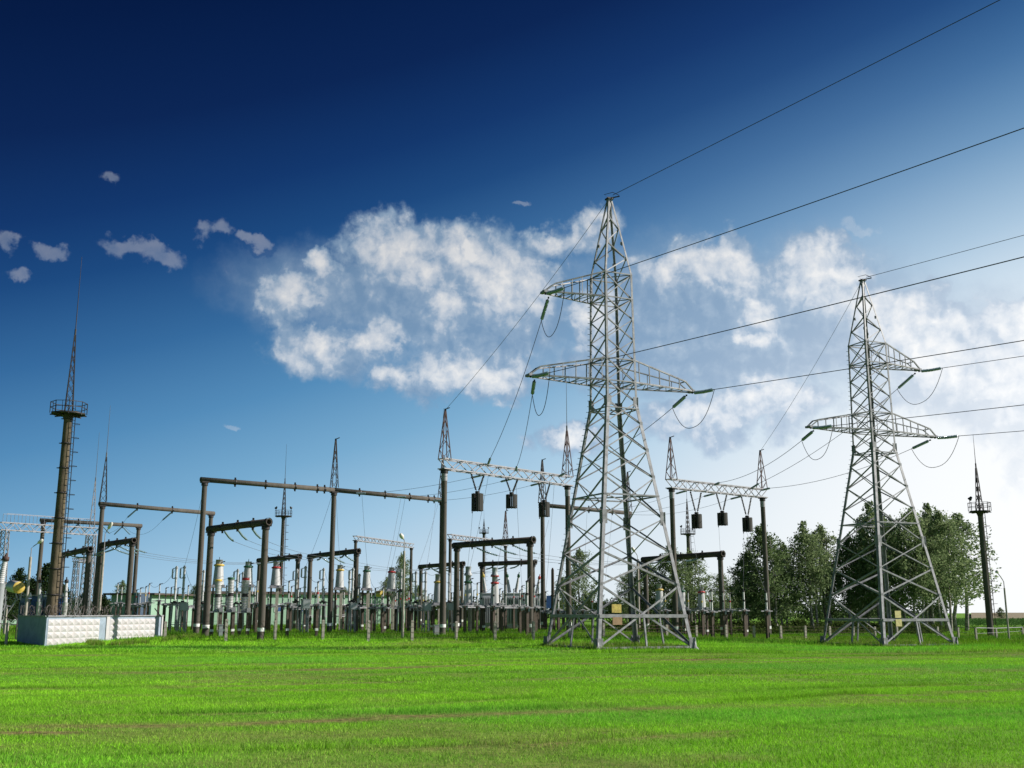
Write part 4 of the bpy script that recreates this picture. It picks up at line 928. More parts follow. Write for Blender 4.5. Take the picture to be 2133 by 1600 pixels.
# ------------------------------------------------------------------ power transformers
def big_bushing(root, p, q, r0, r1, cap, ribs=.1):
    p = Vector(p); q = Vector(q); Ln = (q-p).length; k = max(6, int(Ln/ribs)); prof = []
    for i in range(k): q_ = i/k; r_ = r0+(r1-r0)*q_; prof += [(Ln*q_, r_*.8), (Ln*(q_+.4/k), r_), (Ln*(q_+.6/k), r_), (Ln*(q_+.98/k), r_*.8)]
    b_ = MB().lathe(p, q, prof, 12).build('bushing', 'white', root); d_ = (q-p).normalized()
    MB().lathe(q, q+d_, [(-.02, r1*.9), (0, r1*1.5), (.22, r1*1.45), (.25, r1*.5), (.42, r1*.45)], 10).build('bushing_cap', cap, b_)
def tank(root, x, y, z0, z1, w, d, rz, m='grey', fins=8):
    M3 = Matrix.Rotation(rz, 3, 'Z'); t_ = MB().box((x, y, (z0+z1)/2), (w, d, z1-z0), rz).box((x, y, z1+.03), (w+.14, d+.14, .07), rz).build('tank', m, root)
    f_ = MB()
    for i in range(fins):
        o_ = M3@Vector((-w/2+w*(i+.5)/fins, -d/2-.16, 0)); f_.box((x+o_.x, y+o_.y, (z0+z1)/2-.05), (.05, .28, (z1-z0)*.8), rz)
    f_.build('radiator_fins', m, root); return t_
def power_transformer(u, Y, vt, wd, label, bush, m='grey'):
    z1 = zat(vt, Y); x = xat(u, Y, z1); gz_ = float(g(x, Y)); root = thing('power_transformer', (x, Y, gz_), label, 'transformer', 'grey power transformers in the yard'); tank(root, x, Y, gz_+.25, z1, wd, 1.2, .25, m, 7)
    MB().box((x, Y, gz_+.12), (wd*1.1, 1.3, .26), .25).build('plinth', 'post', root)
    for (u0, v0, u1, v1, cap) in bush: big_bushing(root, at(u0, v0, Y), at(u1, v1, Y-.3), .17, .085, cap)
    return root
power_transformer(1015, 96, 1237, 1.1, 'grey transformer tank with single tilted bushing with yellow cap, behind low trap portal', [(1011, 1234, 1007, 1202, 'yellow')])
power_transformer(1069, 94, 1237, 1.6, 'grey transformer tank with two splayed bushings with dark green caps, under the line traps', [(1061, 1234, 1057, 1202, 'green'), (1075, 1234, 1080, 1202, 'green')])
power_transformer(1110, 97, 1238, 1.2, 'grey transformer tank with one leaning bushing, right of the low trap portal', [(1107, 1235, 1102, 1204, 'red'), (1118, 1236, 1123, 1206, 'red')])
z1 = zat(1241, 110); x = xat(1141, 110, z1); bt = thing('blue_tank', (x, 110, float(g(x, 110))), 'small blue tank behind the left edge of the near pylon', 'tank')
MB().box((x, 110, (z1+zat(1267, 110))/2), (.72, .7, z1-zat(1267, 110)), .2).build('tank', 'navy', bt)
for dx in (-.25, .25): MB().box((x+dx, 110, zat(1267, 110)/2+.1), (.1, .1, zat(1267, 110)+.1)).build('leg', 'darksteel', bt)
# left transformer with drum conservator
YT = 84; p = gp(80, YT); lt = thing('power_transformer', p, 'large blue grey transformer behind the wall, left of the ladder mast', 'transformer')
M3 = Matrix.Rotation(.12, 3, 'Z')
for (ua, ub, vt, m) in ((38, 50, 1247, 'blue'), (83, 108, 1240, 'blue'), (62, 72, 1244, 'navy'), (118, 133, 1247, 'navy')):
    x0, x1 = xat(ua, YT, 2), xat(ub, YT, 2); tank(lt, (x0+x1)/2, YT+(ua % 3)*.3, p.z+.1, zat(vt, YT), x1-x0, .9, .12, m, 4)
for u in (63, 84, 94, 130): c = at(u, 1243, YT); MB().lathe(c, c+Vector((0, 0, 1)), [(0, .12), (.12, .12), (.2, .05), (.3, .04)], 8).build('valve', 'band', lt)
MB().bar(at(45, 1240, YT), at(135, 1240, YT), .06).build('oil_pipe', 'galv2', lt)
YD = 82; c0 = at(24, 1221, YD+.7); c1 = at(39, 1224, YD-.55); dr = thing('conservator_drum', gp(36, YD), 'horizontal oil drum with yellow round end, on steel legs at far left', 'oil drum')
db = MB().lathe(c0, c1, [(0, .30), (.05, .44), ((c1-c0).length, .44)], 20).build('drum', 'lamp', dr)
d_ = (c1-c0).normalized(); MB().lathe(c1, c1+d_, [(.002, .435), (.03, .435), (.05, .40), (.055, .16), (.09, .15)], 20).build('round_end', 'yellow', dr)
for u0, v0, u1, v1 in ((31, 1230, 36, 1250), (45, 1232, 42, 1250), (36, 1247, 10, 1284)): MB().bar(at(u0, v0, YD), at(u1, v1, YD), .09).build('leg', 'galv2', dr)
BH = 'white bushings by the left transformer'
for i, (u0, v0, u1, v1, Y, r0, r1, cap, lb) in enumerate([(1, 1216, 11, 1168, 62, .21, .13, 'rust', 'large white ribbed bushing leaning in at the left photo edge, rust red cap'), (82, 1254, 83, 1214, 83, .15, .09, 'rust', 'white bushing on white base left of the ladder mast'), (136, 1256, 138.5, 1214, 83, .17, .10, 'darksteel', 'white bushing on white base just right of the ladder mast')]):
    a_ = at(u0, v0, Y); b_ = at(u1, v1, Y); gd = gp(u0, Y); rt = thing('bushing_stand', gd, lb, 'insulator', BH)
    big_bushing(rt, a_, b_, r0, r1, cap); MB().lathe((a_.x, a_.y, gd.z), (a_.x, a_.y, 99), [(0, r0*1.0), (a_.z-gd.z-.1, r0*1.15), (a_.z-gd.z, r0*1.3)], 12).build('base', 'white' if i else 'grey', rt)

# ------------------------------------------------------------------ buildings
def low_building(name, label, p, q, dpt, h, wallm, roofm, wins, ov=.35, rh=.28):
    p = Vector(p); q = Vector(q); d_ = (q-p); Ln = d_.length; d_.normalize(); n_ = Vector((-d_.y, d_.x, 0)); rz = math.atan2(d_.y, d_.x); c = (p+q)/2+n_*dpt/2
    root = thing(name, (c.x, c.y, p.z), label, 'building', 'green buildings behind the yard')
    MB().box((c.x, c.y, p.z+h/2-.1), (Ln, dpt, h+.2), rz).build('wall', wallm, root)
    MB().box((c.x, c.y, p.z+h+rh/2), (Ln+ov*2, dpt+ov*2, rh), rz).build('roof', roofm, root)
    for t_, w, hh, zc in wins:
        f = p+d_*Ln*t_-n_*.03; fr = MB().box((f.x, f.y, p.z+zc), (w, .06, hh), rz).build('window', 'band', root); f2 = f-n_*.035; MB().box((f2.x, f2.y, p.z+zc), (w*.8, .02, hh*.82), rz).build('pane', 'navy', fr)
    return root
pz = .3
p = gp(440, 118); q = gp(866, 132); h = zat(1238, 122)-pz
low_building('green_building', 'long low green building with brown flat roof behind the whole yard', p, q, 5, h, 'mint', 'roof', [(.30, .9, .9, h*.55), (.42, .9, .9, h*.55), (.62, .9, .9, h*.55), (.9, .9, .9, h*.55)])
p = gp(312, 100); q = gp(400, 108); h = zat(1239, 100)-pz
low_building('green_building', 'mint green shed with dark overhanging roof right behind the diamond wall', p, q, 4, h, 'mint', 'roof', [(.72, .7, .8, h*.5)], ov=.55, rh=.16)
p = gp(284, 98); q = gp(306, 98.5); h = zat(1236, 98)-pz
low_building('grey_kiosk', 'narrow grey kiosk left of the mint green shed', p, q, 1.6, h, 'blue', 'grey', [], ov=.05, rh=.08)
p = gp(0, 115); q = gp(46, 117); h = .6
low_building('low_shed', 'low pale green shed at the far left beyond the fence', p, q, 2, h, 'mint', 'grey', [], ov=.05, rh=.06)
c0 = at(786, 1239, 112); yd = thing('yellow_drum', (c0.x, 112, .3), 'yellow oil drum above the long green building\'s roof', 'oil drum')
MB().cyl(c0+Vector((0, 0, .1)), at(797, 1239, 111)+Vector((0, 0, .1)), .30, None, 16).build('drum', 'yellow', yd)
for u in (787, 796): a_ = at(u, 1243, 111.5); MB().bar(a_, (a_.x, a_.y, .3), .09).build('leg', 'galv2', yd)

# ------------------------------------------------------------------ light masts with platforms
def mast(u, Y, vp, vs_, vr, label, r0, r1, w, m='concrete', lamps=2, bands=0, ladder=True, ub=None):
    zp = zat(vp, Y); x = xat(u, Y, zp); gz_ = float(g(x, Y)); root = thing('light_mast', (x, Y, gz_), label, 'mast', 'light masts with round platforms')
    po = MB().lathe((x, Y, gz_-.3), (x, Y, 99), [(0, r0), (zp-gz_+.3, r1)], 16).build('post', m, root)
    b_ = MB()
    for i in range(bands):
        z = gz_+1.0+(zp-gz_-1.3)*i/max(1, bands-1); r_ = r0+(r1-r0)*(z-gz_)/(zp-gz_); b_.lathe((x, Y, z-.035), (x, Y, 99), [(0, r_*1.03), (0, r_*1.16), (.07, r_*1.16), (.07, r_*1.03)], 16)
        b_.bar((x-r_*1.15, Y-.03, z), (x-r_*1.5, Y-.1, z), .05)
        b_.build('steel_band', 'darksteel', po); b_ = MB()
    if ladder:
        l_ = MB(); lx = x+r0*1.25; ly = Y-.16
        for dy in (0, .36): l_.bar((lx+.06, ly+dy, gz_+.8), (x+r1*1.25+.06, ly+dy, zp), .035)
        n_ = int((zp-gz_)/.33)
        for i in range(n_): z = gz_+.9+i*.33; xx = lx+.06+(x+r1*1.25-lx)*(z-gz_)/(zp-gz_); l_.bar((xx, ly, z), (xx, ly+.36, z), .025)
        for i in range(int((zp-gz_)/.8)):
            z = gz_+1.5+i*.8; xx = lx+.06+(x+r1*1.25-lx)*(z-gz_)/(zp-gz_)
            if z < zp-.3: l_.tube([(xx, ly, z), (xx+.28, ly-.02, z), (xx+.36, ly+.18, z), (xx+.28, ly+.38, z), (xx, ly+.36, z)], .014, 4)
        l_.build('ladder', 'darksteel' if m == 'mastc' else 'rust', root)
    pf = MB(); pf.lathe((x, Y, zp-.05), (x, Y, 99), [(0, w*.5), (.07, w*.5)], 8); pf.cyl((x, Y, zp-.35), (x, Y, zp-.05), r1*1.05, r1*1.7, 12)
    for k in range(4): an = k*math.pi/4+.4; v_ = Vector((math.cos(an), math.sin(an), 0))*w*.5; pf.bar(Vector((x, Y, zp-.09))+v_, Vector((x, Y, zp-.09))-v_, .06)
    pl = pf.build('platform', 'darksteel', root)
    rl = MB(); P8 = [Vector((x+math.cos(k*math.pi/4+.39)*w*.5, Y+math.sin(k*math.pi/4+.39)*w*.5, zp)) for k in range(8)]
    for k in range(8):
        a_, c_ = P8[k], P8[(k+1) % 8]
        for h_ in (.32, .62): rl.bar(a_+Vector((0, 0, h_)), c_+Vector((0, 0, h_)), .03)
        rl.bar(a_, a_+Vector((0, 0, .64)), .035); mid = (a_+c_)/2; rl.bar(mid, mid+Vector((0, 0, .62)), .02)
    rl.build('railing', 'darksteel', pl)
    H = zat(vs_, Y)-zp; spire(root, Vector((x, Y, zp)), H, .42*w/1.6, zat(vr, Y)-zat(vs_, Y), m='darksteel', rodm='darksteel', X=True)
    for k in range(lamps):
        sg = -1 if k == 0 else 1; a_ = Vector((x+sg*w*.46, Y-.1, zp+.6)); lm = MB().bar(a_, a_+Vector((sg*.03, 0, .25)), .035).lathe(a_+Vector((sg*.05, 0, .22)), a_+Vector((-sg*.25, -.15, .62)), [(0, .13), (.06, .15), (.3, .07)], 8); lm.build('floodlight', 'darksteel', root)
mast(142.5, 60.5, 862, 698, 535, 'tall stained concrete ladder mast with platform and lightning rod on the left', .305, .215, 1.95, m='mastc', lamps=0, bands=9)
mast(590.5, 124, 1075, 1003, 925, 'slender light mast behind the wide portal\'s long beam', .24, .19, 1.9)
mast(1008, 205, 1110, 1085, 1062, 'small distant light mast left of the middle line trap', .28, .24, 1.9)
mast(1433, 138, 1112, 1045, 1000, 'light mast behind the right low portal beam', .27, .22, 1.9)
mast(2041, 80, 1065, 975, 905, 'tall light mast with ladder cage at the right edge of the grove', .23, .175, 1.55, lamps=1)

# ------------------------------------------------------------------ steel gantries
def gantry(label, a_, b_, zt, hw, bh, m='galv2', rail=True, sp=0, group='steel lattice gantries', colz=True, cw=.5):
    P_ = [Vector((xat(u, Y, zt), Y, zt)) for u, Y in (a_, b_)]; root = thing('steel_gantry', (P_[0].x, P_[0].y, float(g(P_[0].x, P_[0].y))), label, 'gantry', group)
    for p in P_:
        gz_ = float(g(p.x, p.y)); t_ = MB(); n_ = 9; lattice(t_, [((zt-gz_)*i/n_, cw*(1.0-.35*i/n_)) for i in range(n_+1)], .07, .04); m_ = MB(); m_.add([Vector((p.x, p.y, gz_))+Vector(q) for q in t_.v], t_.f); m_.build('lattice_leg', m, root)
    d_ = (P_[1]-P_[0]).normalized(); truss(root, P_[0]-d_*.4, P_[1]+d_*.4, .7, bh, 15)
    if rail:
        r_ = MB(); s_ = d_.cross(Vector((0, 0, 1)))*.35
        for sg in (1, -1):
            r_.bar(P_[0]+s_*sg+Vector((0, 0, bh+.75)), P_[1]+s_*sg+Vector((0, 0, bh+.75)), .03)
            for i in range(13): c = lerp(P_[0], P_[1], i/12)+s_*sg; r_.bar(c+Vector((0, 0, bh)), c+Vector((0, 0, bh+.75)), .025)
        r_.build('railing', m, root)
    if sp: spire(root, P_[1]+Vector((0, 0, bh)), sp, .5, 4.5, m='galv2')
    return P_
GH = gantry('galvanised lattice gantry with railing along its beam at the far left', (8, 92), (190, 98), zat(1104, 92), .5, .62, sp=4.2)
GH2 = gantry('short lattice tower with two crossbeams right of the ladder mast', (160, 122), (186, 126), zat(1170, 122), .3, .35, rail=False, cw=.36)
def thin_gantry(label, a_, b_, z, bh, spi=None):
    P_ = [Vector((xat(u, Y, z), Y, z)) for u, Y in (a_, b_)]; root = thing('thin_gantry', (P_[0].x, P_[0].y, float(g(P_[0].x, P_[0].y))), label, 'gantry', 'thin beam gantries')
    posts(root, [Vector((p.x, p.y, float(g(p.x, p.y)))) for p in P_], z, .15, False); d_ = (P_[1]-P_[0]).normalized(); truss(root, P_[0]-d_*.2, P_[1]+d_*.2, .4, bh, 18)
    if spi: spire(root, P_[1]+Vector((0, 0, bh)), spi, .5, 0, m='rust')
    return P_
GI = thin_gantry('thin lattice beam gantry behind the middle street lamp', (741, 104), (857, 116), zat(1126, 104), .42)
GI2 = thin_gantry('thin beam gantry with red spire behind the low trap portal', (938, 100), (1053, 110), zat(1123, 100), .42, 3.0)

# ------------------------------------------------------------------ street lamps
def lamp(u, Y, vpt, vtop, uh, vh, label, r=.075, m='post', steel=.03, head=.5):
    zp = zat(vpt, Y); x = xat(u, Y, zp); gz_ = float(g(x, Y)); root = thing('street_lamp', (x, Y, gz_), label, 'street lamp', 'street lamps around the yard')
    MB().lathe((x, Y, gz_-.2), (x, Y, 99), [(0, r*1.15), (zp-gz_+.2, r)], 8).build('pole', m, root)
    e_ = at(uh, vh, Y-.2); a_ = Vector((x, Y, zat(vtop, Y))); d_ = (e_-a_).normalized()
    MB().tube([(x, Y, zp-.25), (x, Y, zp), a_, a_+(e_-a_)*.3+Vector((0, 0, .03)), e_], steel, 6).build('bracket_arm', 'galv2', root)
    MB().lathe(e_-d_*.05, e_+d_*head, [(0, .05), (.08, .10), (head*.55, .13), (head*.9, .10), (head, .04)], 10).build('lamp_head', 'lamp', root)
lamp(64, 80, 1160, 1142, 80, 1131, 'street lamp with flat head on short pole at far left', .10)
lamp(216.5, 78, 1150, 1112, 226, 1101, 'street lamp with tilted white head beside the left tall portal', .085, head=.62)
lamp(842, 63, 1148, 1127, 839, 1121, 'thin pale street lamp in the middle, head tilted left', .068, head=.42)
lamp(1328, 88, 1172, 1158, 1322, 1149, 'street lamp seen through the right half of the near pylon', .09)
lamp(2092, 74, 1225, 1212, 2078, 1193, 'curved street lamp at the right photo edge', .06, head=.22)
def dark_pillar(u, Y, vt, label):
    x = xat(u, Y, zat(vt, Y)); gz_ = float(g(x, Y)); rt = thing('dark_pole', (x, Y, gz_), label, 'pole', 'dark poles in the yard'); MB().lathe((x, Y, gz_-.2), (x, Y, 99), [(0, .17), (zat(vt, Y)-gz_+.2, .12)], 10).build('post', 'beam', rt)
    MB().cyl((x, Y, zat(vt, Y)-.1), (x, Y, zat(vt, Y)+.12), .07, None, 8).build('pole_cap', 'rust', rt)
dark_pillar(1250, 84, 1183, 'dark concrete pole behind the near pylon\'s front leg'); dark_pillar(1151, 90, 1186, 'dark pole just left of the near pylon'); dark_pillar(1329, 92, 1168, 'slim dark pole beside the lamp behind the near pylon')

# ------------------------------------------------------------------ diamond wall, barbed wire, fence
WA = Vector((xat(98, 56, 1.5), 56, 0)); WB = Vector((xat(339, 65, 1.4), 65, 0)); ztop = 1.47; zbot = .0
wall = thing('concrete_wall', (WA.x, WA.y, .1), 'low whitewashed concrete wall with raised diamond pattern on the left', 'wall')
d_ = (WB-WA).normalized(); Ln = (WB-WA).length; n_ = Vector((d_.y, -d_.x, 0))
def panel(a_, b_, nx, nz, name):
    m = MB(); a_ = Vector(a_); b_ = Vector(b_); dd = b_-a_; L_ = dd.length; dd.normalize(); nn = Vector((dd.y, -dd.x, 0)); m.box(((a_.x+b_.x)/2-nn.x*.05, (a_.y+b_.y)/2-nn.y*.05, (ztop+zbot)/2), (L_, .10, ztop-zbot), math.atan2(dd.y, dd.x))
    o = m.build(name, 'wallb', wall); m = MB(); mg = .10; x0, x1 = .06, L_*.89; z0, z1 = .06, ztop-.14
    for i in range(nx):
        for j in range(nz):
            xa = x0+(x1-x0)*i/nx; xb = x0+(x1-x0)*(i+1)/nx; za = z0+(z1-z0)*j/nz; zb = z0+(z1-z0)*(j+1)/nz; f = lambda x, z, k: a_+dd*x+nn*(.004+k)+Vector((0, 0, z))
            c = f((xa+xb)/2, (za+zb)/2, .085)
            for e0, e1 in (((xa, za), (xb, za)), ((xb, za), (xb, zb)), ((xb, zb), (xa, zb)), ((xa, zb), (xa, za))): m.add([f(*e0, 0), f(*e1, 0), c], [(0, 1, 2)])
    m.build('diamond_relief', 'wallc', o)
def wpt(t_): return WA+d_*Ln*t_
panel(wpt(.0), wpt(.475), 8, 4, 'front_panel'); panel(wpt(.505), wpt(.985), 8, 4, 'front_panel')
for t_ in (.49, .993): c = wpt(t_)-n_*.04; MB().box((c.x, c.y, (ztop+zbot)/2), (.26*(1 if t_ < .9 else .5), .18, ztop-zbot+.02), math.atan2(d_.y, d_.x)).build('wall_post', 'wallc', wall)
WC = Vector((xat(39, 59, 1.5), 59, 0)); e_ = (WA-WC); el = e_.length; c = (WA+WC)/2+Vector((.03, .06, 0)); MB().box((c.x, c.y, (ztop+zbot)/2), (el, .10, ztop-zbot), math.atan2(e_.y, e_.x)).build('end_panel', 'wallb', wall)
c2 = c-Vector((0.0, .07, 0)); MB().box((c2.x+.08, c2.y, (ztop+zbot)/2), (.07, .06, ztop-zbot-.06), math.atan2(e_.y, e_.x)).build('rib', 'wallb', wall)
cp = MB(); 
for a_, b_ in ((WA, WB), (WC, WA)): cp.bar((a_.x, a_.y, ztop+.03), (b_.x, b_.y, ztop+.03), .16, .06)
cp.build('coping', 'galv2', wall)
coil = MB(); pts = []
for i in range(420):
    t_ = i/419; b_ = WC.lerp(WA, t_/.22) if t_ < .22 else WA.lerp(WB, (t_-.22)/.78*.62); an = i*.62; pts.append(Vector((b_.x+.12*math.sin(an*.37), b_.y+.26*math.cos(an), ztop+.30+.25*math.sin(an)+.05*math.sin(i*.21))))
coil.tube(pts, .010, 3); bw = single(coil, 'barbed_wire_coil', 'barb', 'rusty coiled barbed wire along the top of the diamond wall', 'barbed wire')
BK = []
for t_, base in ((.3, WC.lerp(WA, .6)), (0, WA), (.2, wpt(.02)), (.5, wpt(.5)), (.9, wpt(.75)), (1, wpt(.97))):
    o = single(MB().bar((base.x, base.y, ztop+.05), (base.x-.32, base.y-.05, ztop+.45), .05), 'wire_bracket', 'darksteel', '', 'bracket', 'angled brackets on the diamond wall'); BK.append(o)
for k, o in enumerate(BK): o['label'] = 'dark angled bracket on top of the diamond wall, %s from the left' % ORD[k]
# fence running in front of the yard
fence = thing('wire_fence', gp(620, 60.5), 'low wire fence of pale concrete posts along the front of the whole yard', 'fence')
FP_ = []
for (u, Y, vt) in [(343, 62, 1295), (470, 60.5, 1290), (572, 61, 1293), (672, 61, 1292), (767, 60.5, 1293), (858, 61, 1293), (950, 62, 1295), (1031, 62, 1295), (1111, 62.5, 1295), (1187, 64, 1296), (1257, 65, 1298), (1325, 68, 1300), (1389, 70, 1302), (1451, 72, 1303), (1513, 73, 1302), (1571, 74, 1304), (1627, 74, 1304), (1678, 75, 1304),
                   (1729, 76, 1305), (1778, 77, 1305), (1823, 78, 1306), (1869, 78, 1306), (1912, 78, 1306), (1954, 78, 1306)]:
    p = gp(u, Y); zt = zat(vt, Y); MB().box((p.x, p.y, (p.z-.2+zt)/2), (.15, .13, zt-p.z+.2), .4).box((p.x, p.y, zt+.01), (.11, .09, .02), .4).build('post', 'post', fence); FP_.append((p, zt))
m = MB()
for (p, zt), (q, z2) in zip(FP_[:-1], FP_[1:]):
    for f_ in (.15, .42, .68, .93): m.bar((p.x, p.y-.08, p.z+(zt-p.z)*f_), (q.x, q.y-.08, q.z+(z2-q.z)*f_), .012)
m.build('wire', 'rust', fence)
rf = thing('rail_fence', gp(1996, 72), 'pipe rail fence with pale posts at the far right', 'fence'); FQ = []
for (u, Y, vt) in [(1997, 76, 1306), (2034, 72, 1307), (2076, 76, 1308), (2131, 82, 1306), (2180, 78, 1306)]:
    p = gp(u, Y); zt = zat(vt, Y); MB().box((p.x, p.y, (p.z-.2+zt)/2), (.12, .12, zt-p.z+.2), .3).build('post', 'post', rf); FQ.append((p, zt))
m = MB()
for (p, zt), (q, z2) in zip(FQ[:-1], FQ[1:]):
    for f_ in (.98, .55): m.bar((p.x, p.y-.07, p.z+(zt-p.z)*f_), (q.x, q.y-.07, q.z+(z2-q.z)*f_), .04 if f_ > .9 else .016)
m.build('rail', 'galv2', rf)
fl = thing('bracket_fence', gp(10, 57), 'short fence with bent dark brackets at the far left edge', 'fence')
for u, Y, vt in ((12, 57, 1297), (8, 66, 1268)): p = gp(u, Y); zt = zat(vt, Y); MB().box((p.x, p.y, (p.z+zt)/2), (.11, .11, zt-p.z)).build('post', 'post', fl)
for u, Y in ((17, 57), (36, 60)):
    a_ = at(u, 1290, Y); gz_ = float(g(a_.x, a_.y)); MB().tube([(a_.x, a_.y, gz_), a_, at(u-11, 1281, Y)], .03, 5).build('bracket', 'darksteel', fl)
MB().bar(at(-30, 1298, 57.5), at(40, 1301, 59.5), .05).build('rail', 'darksteel', fl)

# ------------------------------------------------------------------ yard wiring: strings and busbars
GB_ = 'bus conductors of the yard'; GS2 = 'short strings on the low portals'; GDR = 'droppers in the yard'
def bus(a_, b_, fr, nm):
    (p0, q0), (p1, q1) = LP[a_], LP[b_]
    for k, t_ in enumerate(fr):
        A_ = lerp(p0, q0, t_)-Vector((0, 0, .18)); B_ = lerp(p1, q1, t_)-Vector((0, 0, .18)); d_ = (B_-A_).normalized(); o_ = ('near', 'middle', 'far')[k]
        s0 = A_+d_*2.1-Vector((0, 0, .50)); s1 = B_-d_*1.6-Vector((0, 0, .32))
        string(A_, s0, 'pale string, left end of %s conductor %s' % (o_, nm), GS2, n=13, r=.07, m='glass', droop=.07)
        string(B_, s1, 'pale string, right end of %s conductor %s' % (o_, nm), GS2, n=13, r=.07, m='glass', droop=.07)
        wire(s0, s1, .3, .011, '%s bus conductor %s' % (o_, nm), GB_, 'thinwire', 'bus_conductor')
bus('D3', 'D5', (.25, .5, .75), 'from nearest low portal to the mid one')
bus('D2', 'D4', (.25, .5, .75), 'from lamp portal to low portal behind')
bus('D1', 'D2', (.3, .7), 'from mast low portal to lamp portal')
bus('D5', 'D6', (.25, .5, .75), 'from mid low portal to distant left one')
bus('D7', 'D9', (.25, .5, .75), 'from trap portal to right low portal')
bus('D6', 'D8', (.25, .5, .75), 'between the two distant low portals')
def dropper(p, q, s_, label, r=.009): wire(p, q, s_, r, label, GDR, 'thinwire', 'dropper_cable', 12)
# long lines from the left truss portal back over the wide portal and beyond
for k, t_ in enumerate((.32, .55, .80)):
    A_ = lerp(EP[0], EP[1], t_)+Vector((-.2, 0, .0)); B_ = lerp(TA[1], TA[2], (.18, .55, .90)[k])+Vector((0, 0, -.12)); d_ = (B_-A_).normalized(); o_ = ('left', 'middle', 'right')[k]
    string(A_, A_+d_*1.2-Vector((0, 0, .08)), 'teal string under the left truss beam, pointing back, %s one' % o_, GS2, n=9, r=.075); string(B_, B_-d_*1.2-Vector((0, 0, .1)), 'teal string under the wide portal beam, %s one' % o_, GS2, n=9, r=.075)
    wire(A_+d_*1.2-Vector((0, 0, .08)), B_-d_*1.2-Vector((0, 0, .1)), .15, .011, 'conductor from the left truss beam to the wide portal, %s one' % o_, GB_, 'thinwire', 'bus_conductor')
    A_ = lerp(FP[0], FP[1], (.2, .5, .8)[k])+Vector((-.2, 0, -.02)); B_ = lerp(TG[0], TG[1], (.35, .65, .95)[k])-Vector((0, 0, .1)); d_ = (B_-A_).normalized()
    string(A_, A_+d_*1.3-Vector((0, 0, .1)), 'teal string under the right truss beam, pointing left, %s one' % o_, GS2, n=9, r=.08); wire(A_+d_*1.3-Vector((0, 0, .1)), B_, .5, .011, 'conductor from the right truss beam to the tall portal, %s one' % o_, GB_, 'thinwire', 'bus_conductor')
for k, t_ in enumerate((.30, .62)):
    A_ = lerp(TB[0], TB[1], t_)-Vector((0, 0, .17)); d_ = Vector((-.75, .35, -.55)).normalized(); o_ = ('left', 'right')[k]; string(A_, A_+d_*1.2, 'teal string under the left tall portal beam, %s one' % o_, GS2, n=9, r=.075)
    wire(A_+d_*1.2, lerp(TC[0], TC[1], .55+.3*k)-Vector((0, 0, .2)), .9, .010, 'slack conductor between the left tall portals, %s one' % o_, GB_, 'thinwire', 'bus_conductor')
for k, t_ in enumerate((.35, .6, .82)):
    A_ = lerp(TC[0], TC[1], t_)-Vector((0, 0, .17)); 
    for sg, w_ in ((1, 'right'), (-1, 'left')): string(A_, A_+Vector((sg*.75, .1, -.75)), 'teal string on the far left tall portal, %s clamp, %s side' % (ORD[k], w_), GS2, n=8, r=.075)
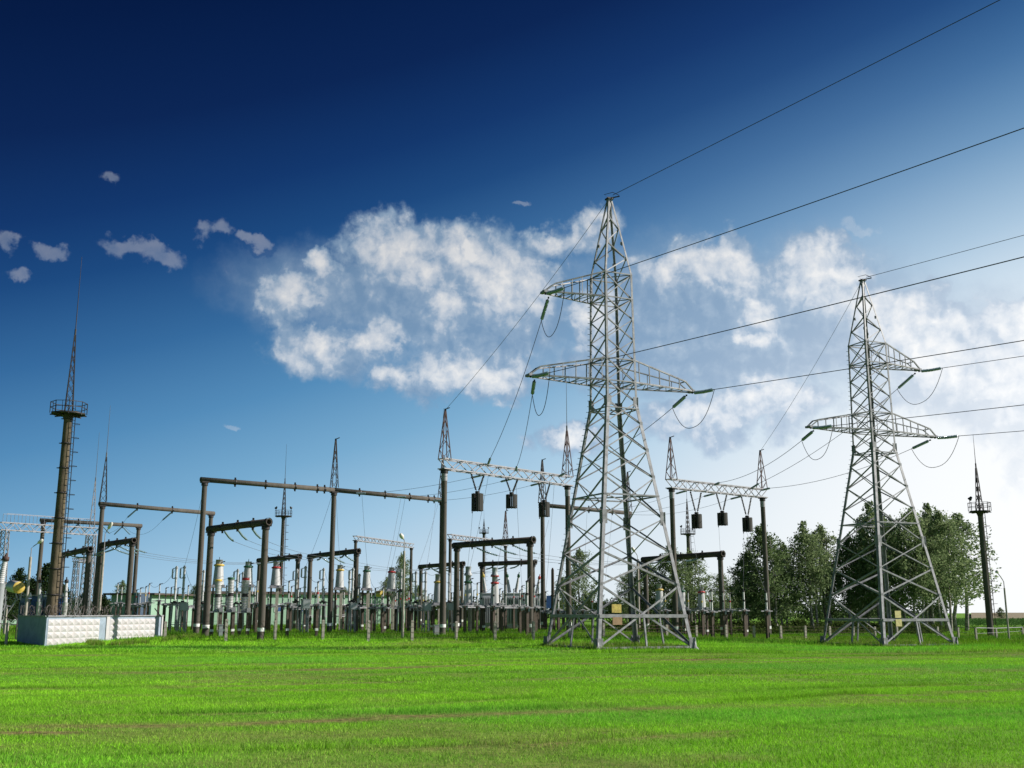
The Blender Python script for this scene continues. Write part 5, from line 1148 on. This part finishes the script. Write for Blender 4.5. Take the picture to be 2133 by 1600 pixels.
# hanging droppers to apparatus
def tp(k): return TOPS[k].copy()
dp = [(lerp(TA[1], TA[2], .24), tp(('i', 763)), .1, 'dropper from the wide portal beam to the green ringed transformer'), (lerp(TA[1], TA[2], .60), tp(797.5), .2, 'dropper from the wide portal beam to the insulator pair'),
      (lerp(TA[1], TA[2], .64), tp(('i', 815)), .2, 'dropper from the wide portal beam past the middle street lamp'), (lerp(TA[1], TA[2], .94), tp(('b', 886)), .25, 'dropper from the right end of the wide portal beam'),
      (lerp(TA[1], TA[2], .97), tp(('b', 865.5)), .3, 'slanted dropper beside the left truss post'),
      (lerp(EP[0], EP[1], .33), tp(('i', 975)), .3, 'dropper from left line trap side to the green ringed transformer'), (LT[0]+Vector((-.3, 0, -1.2)), tp(('i', 975))+Vector((-.05, 0, .4)), .1, 'dropper hanging from the first line trap'),
      (LT[1]+Vector((-.3, 0, -1.0)), tp(1028), .2, 'dropper hanging from the second line trap'), (LT[2]+Vector((.3, 0, -1.2)), tp(1098), .6, 'slack dropper from the third line trap'),
      (lerp(EP[0], EP[1], .55), tp(1087.5), .5, 'long dropper right of the second line trap'), (lerp(EP[0], EP[1], .88), tp(1137), .3, 'long dropper near the right truss post, left of near pylon'),
      (LT[3]+Vector((-.3, 0, -1)), tp(1462.5), .2, 'dropper from the first right line trap'), (LT[4]+Vector((-.3, 0, -1)), tp(1507), .2, 'dropper from the middle right line trap'), (LT[5]+Vector((-.3, 0, -1)), tp(1550), .15, 'dropper from the last right line trap'),
      (LT[5]+Vector((-.1, 0, -1)), tp(1597), .3, 'second dropper from the last right line trap'), (lerp(TG[0], TG[1], .5), tp(1214), .5, 'dropper from the tall portal seen through the near pylon'), (lerp(TG[0], TG[1], .8), tp(1255), .7, 'slack dropper seen through the near pylon'),
      (lerp(TA[0], TA[1], .0)+Vector((0, 0, -.2)), tp(('b', 380)), .3, 'slanted cable left of the wide portal\'s corner post'), (lerp(TA[1], TA[2], .0)+Vector((-.15, 0, -.4)), tp(('b', 634)), .3, 'slanted cable left of the wide portal\'s middle post'), (lerp(TA[1], TA[2], .0)+Vector((.15, 0, -.4)), tp(('i', 707)), .3, 'slanted cable right of the wide portal\'s middle post')]
for p, q, s_, lb in dp: dropper(p, q, s_, lb)
ch = [(('b', 363.5), 331, .35), (('b', 380), 403, .3), (('r', 451.5), ('b', 492), .25), (('r', 478), 524, .25), (('r', 509), 535, .25), (('i', 515.5), ('b', 503), .2), (('i', 573.5), 600.5, .4), (('b', 634), 661, .35), (('b', 672), 697, .4), (('i', 707), ('b', 733.5), .3),
      (('i', 763), 781, .4), (('i', 815), 797.5, .4), (('b', 835), 851, .3), (('b', 865.5), ('b', 886), .2), (('b', 886), ('i', 912), .25), (('i', 912), 969, .5), (('i', 975), 994, .3), (('i', 1030.5), 1053.5, .3), (1087.5, 1113, .2), (1098, 1122, .2), (1003, 1028, .2), (291, 309, .15), (309, 331, .25), (243, 283, .3), (1195, 1214, .15), (1214, 1234, .15), (1137, 1154, .15), (('i', 1462), 1483, .3), (1483, 1521, .25), (1434, 1462.5, .2)]
for i, (a_, b_, s_) in enumerate(ch):
    ua = a_[1] if isinstance(a_, tuple) else a_; nm = lambda k: {'b': 'breaker column', 'i': 'transformer', 'r': 'ribbed column'}[k[0]] if isinstance(k, tuple) else 'slim insulator'
    o = wire(tp(a_), tp(b_), s_, .010, '', 'slack leads between apparatus', 'wire', 'slack_lead', 10); ch[i] = (ua, o, nm(a_)+' to '+nm(b_))
label_all(ch, 'slack lead, %s')
for o in bpy.data.objects:
    if o.get('label') == '': del o['label']
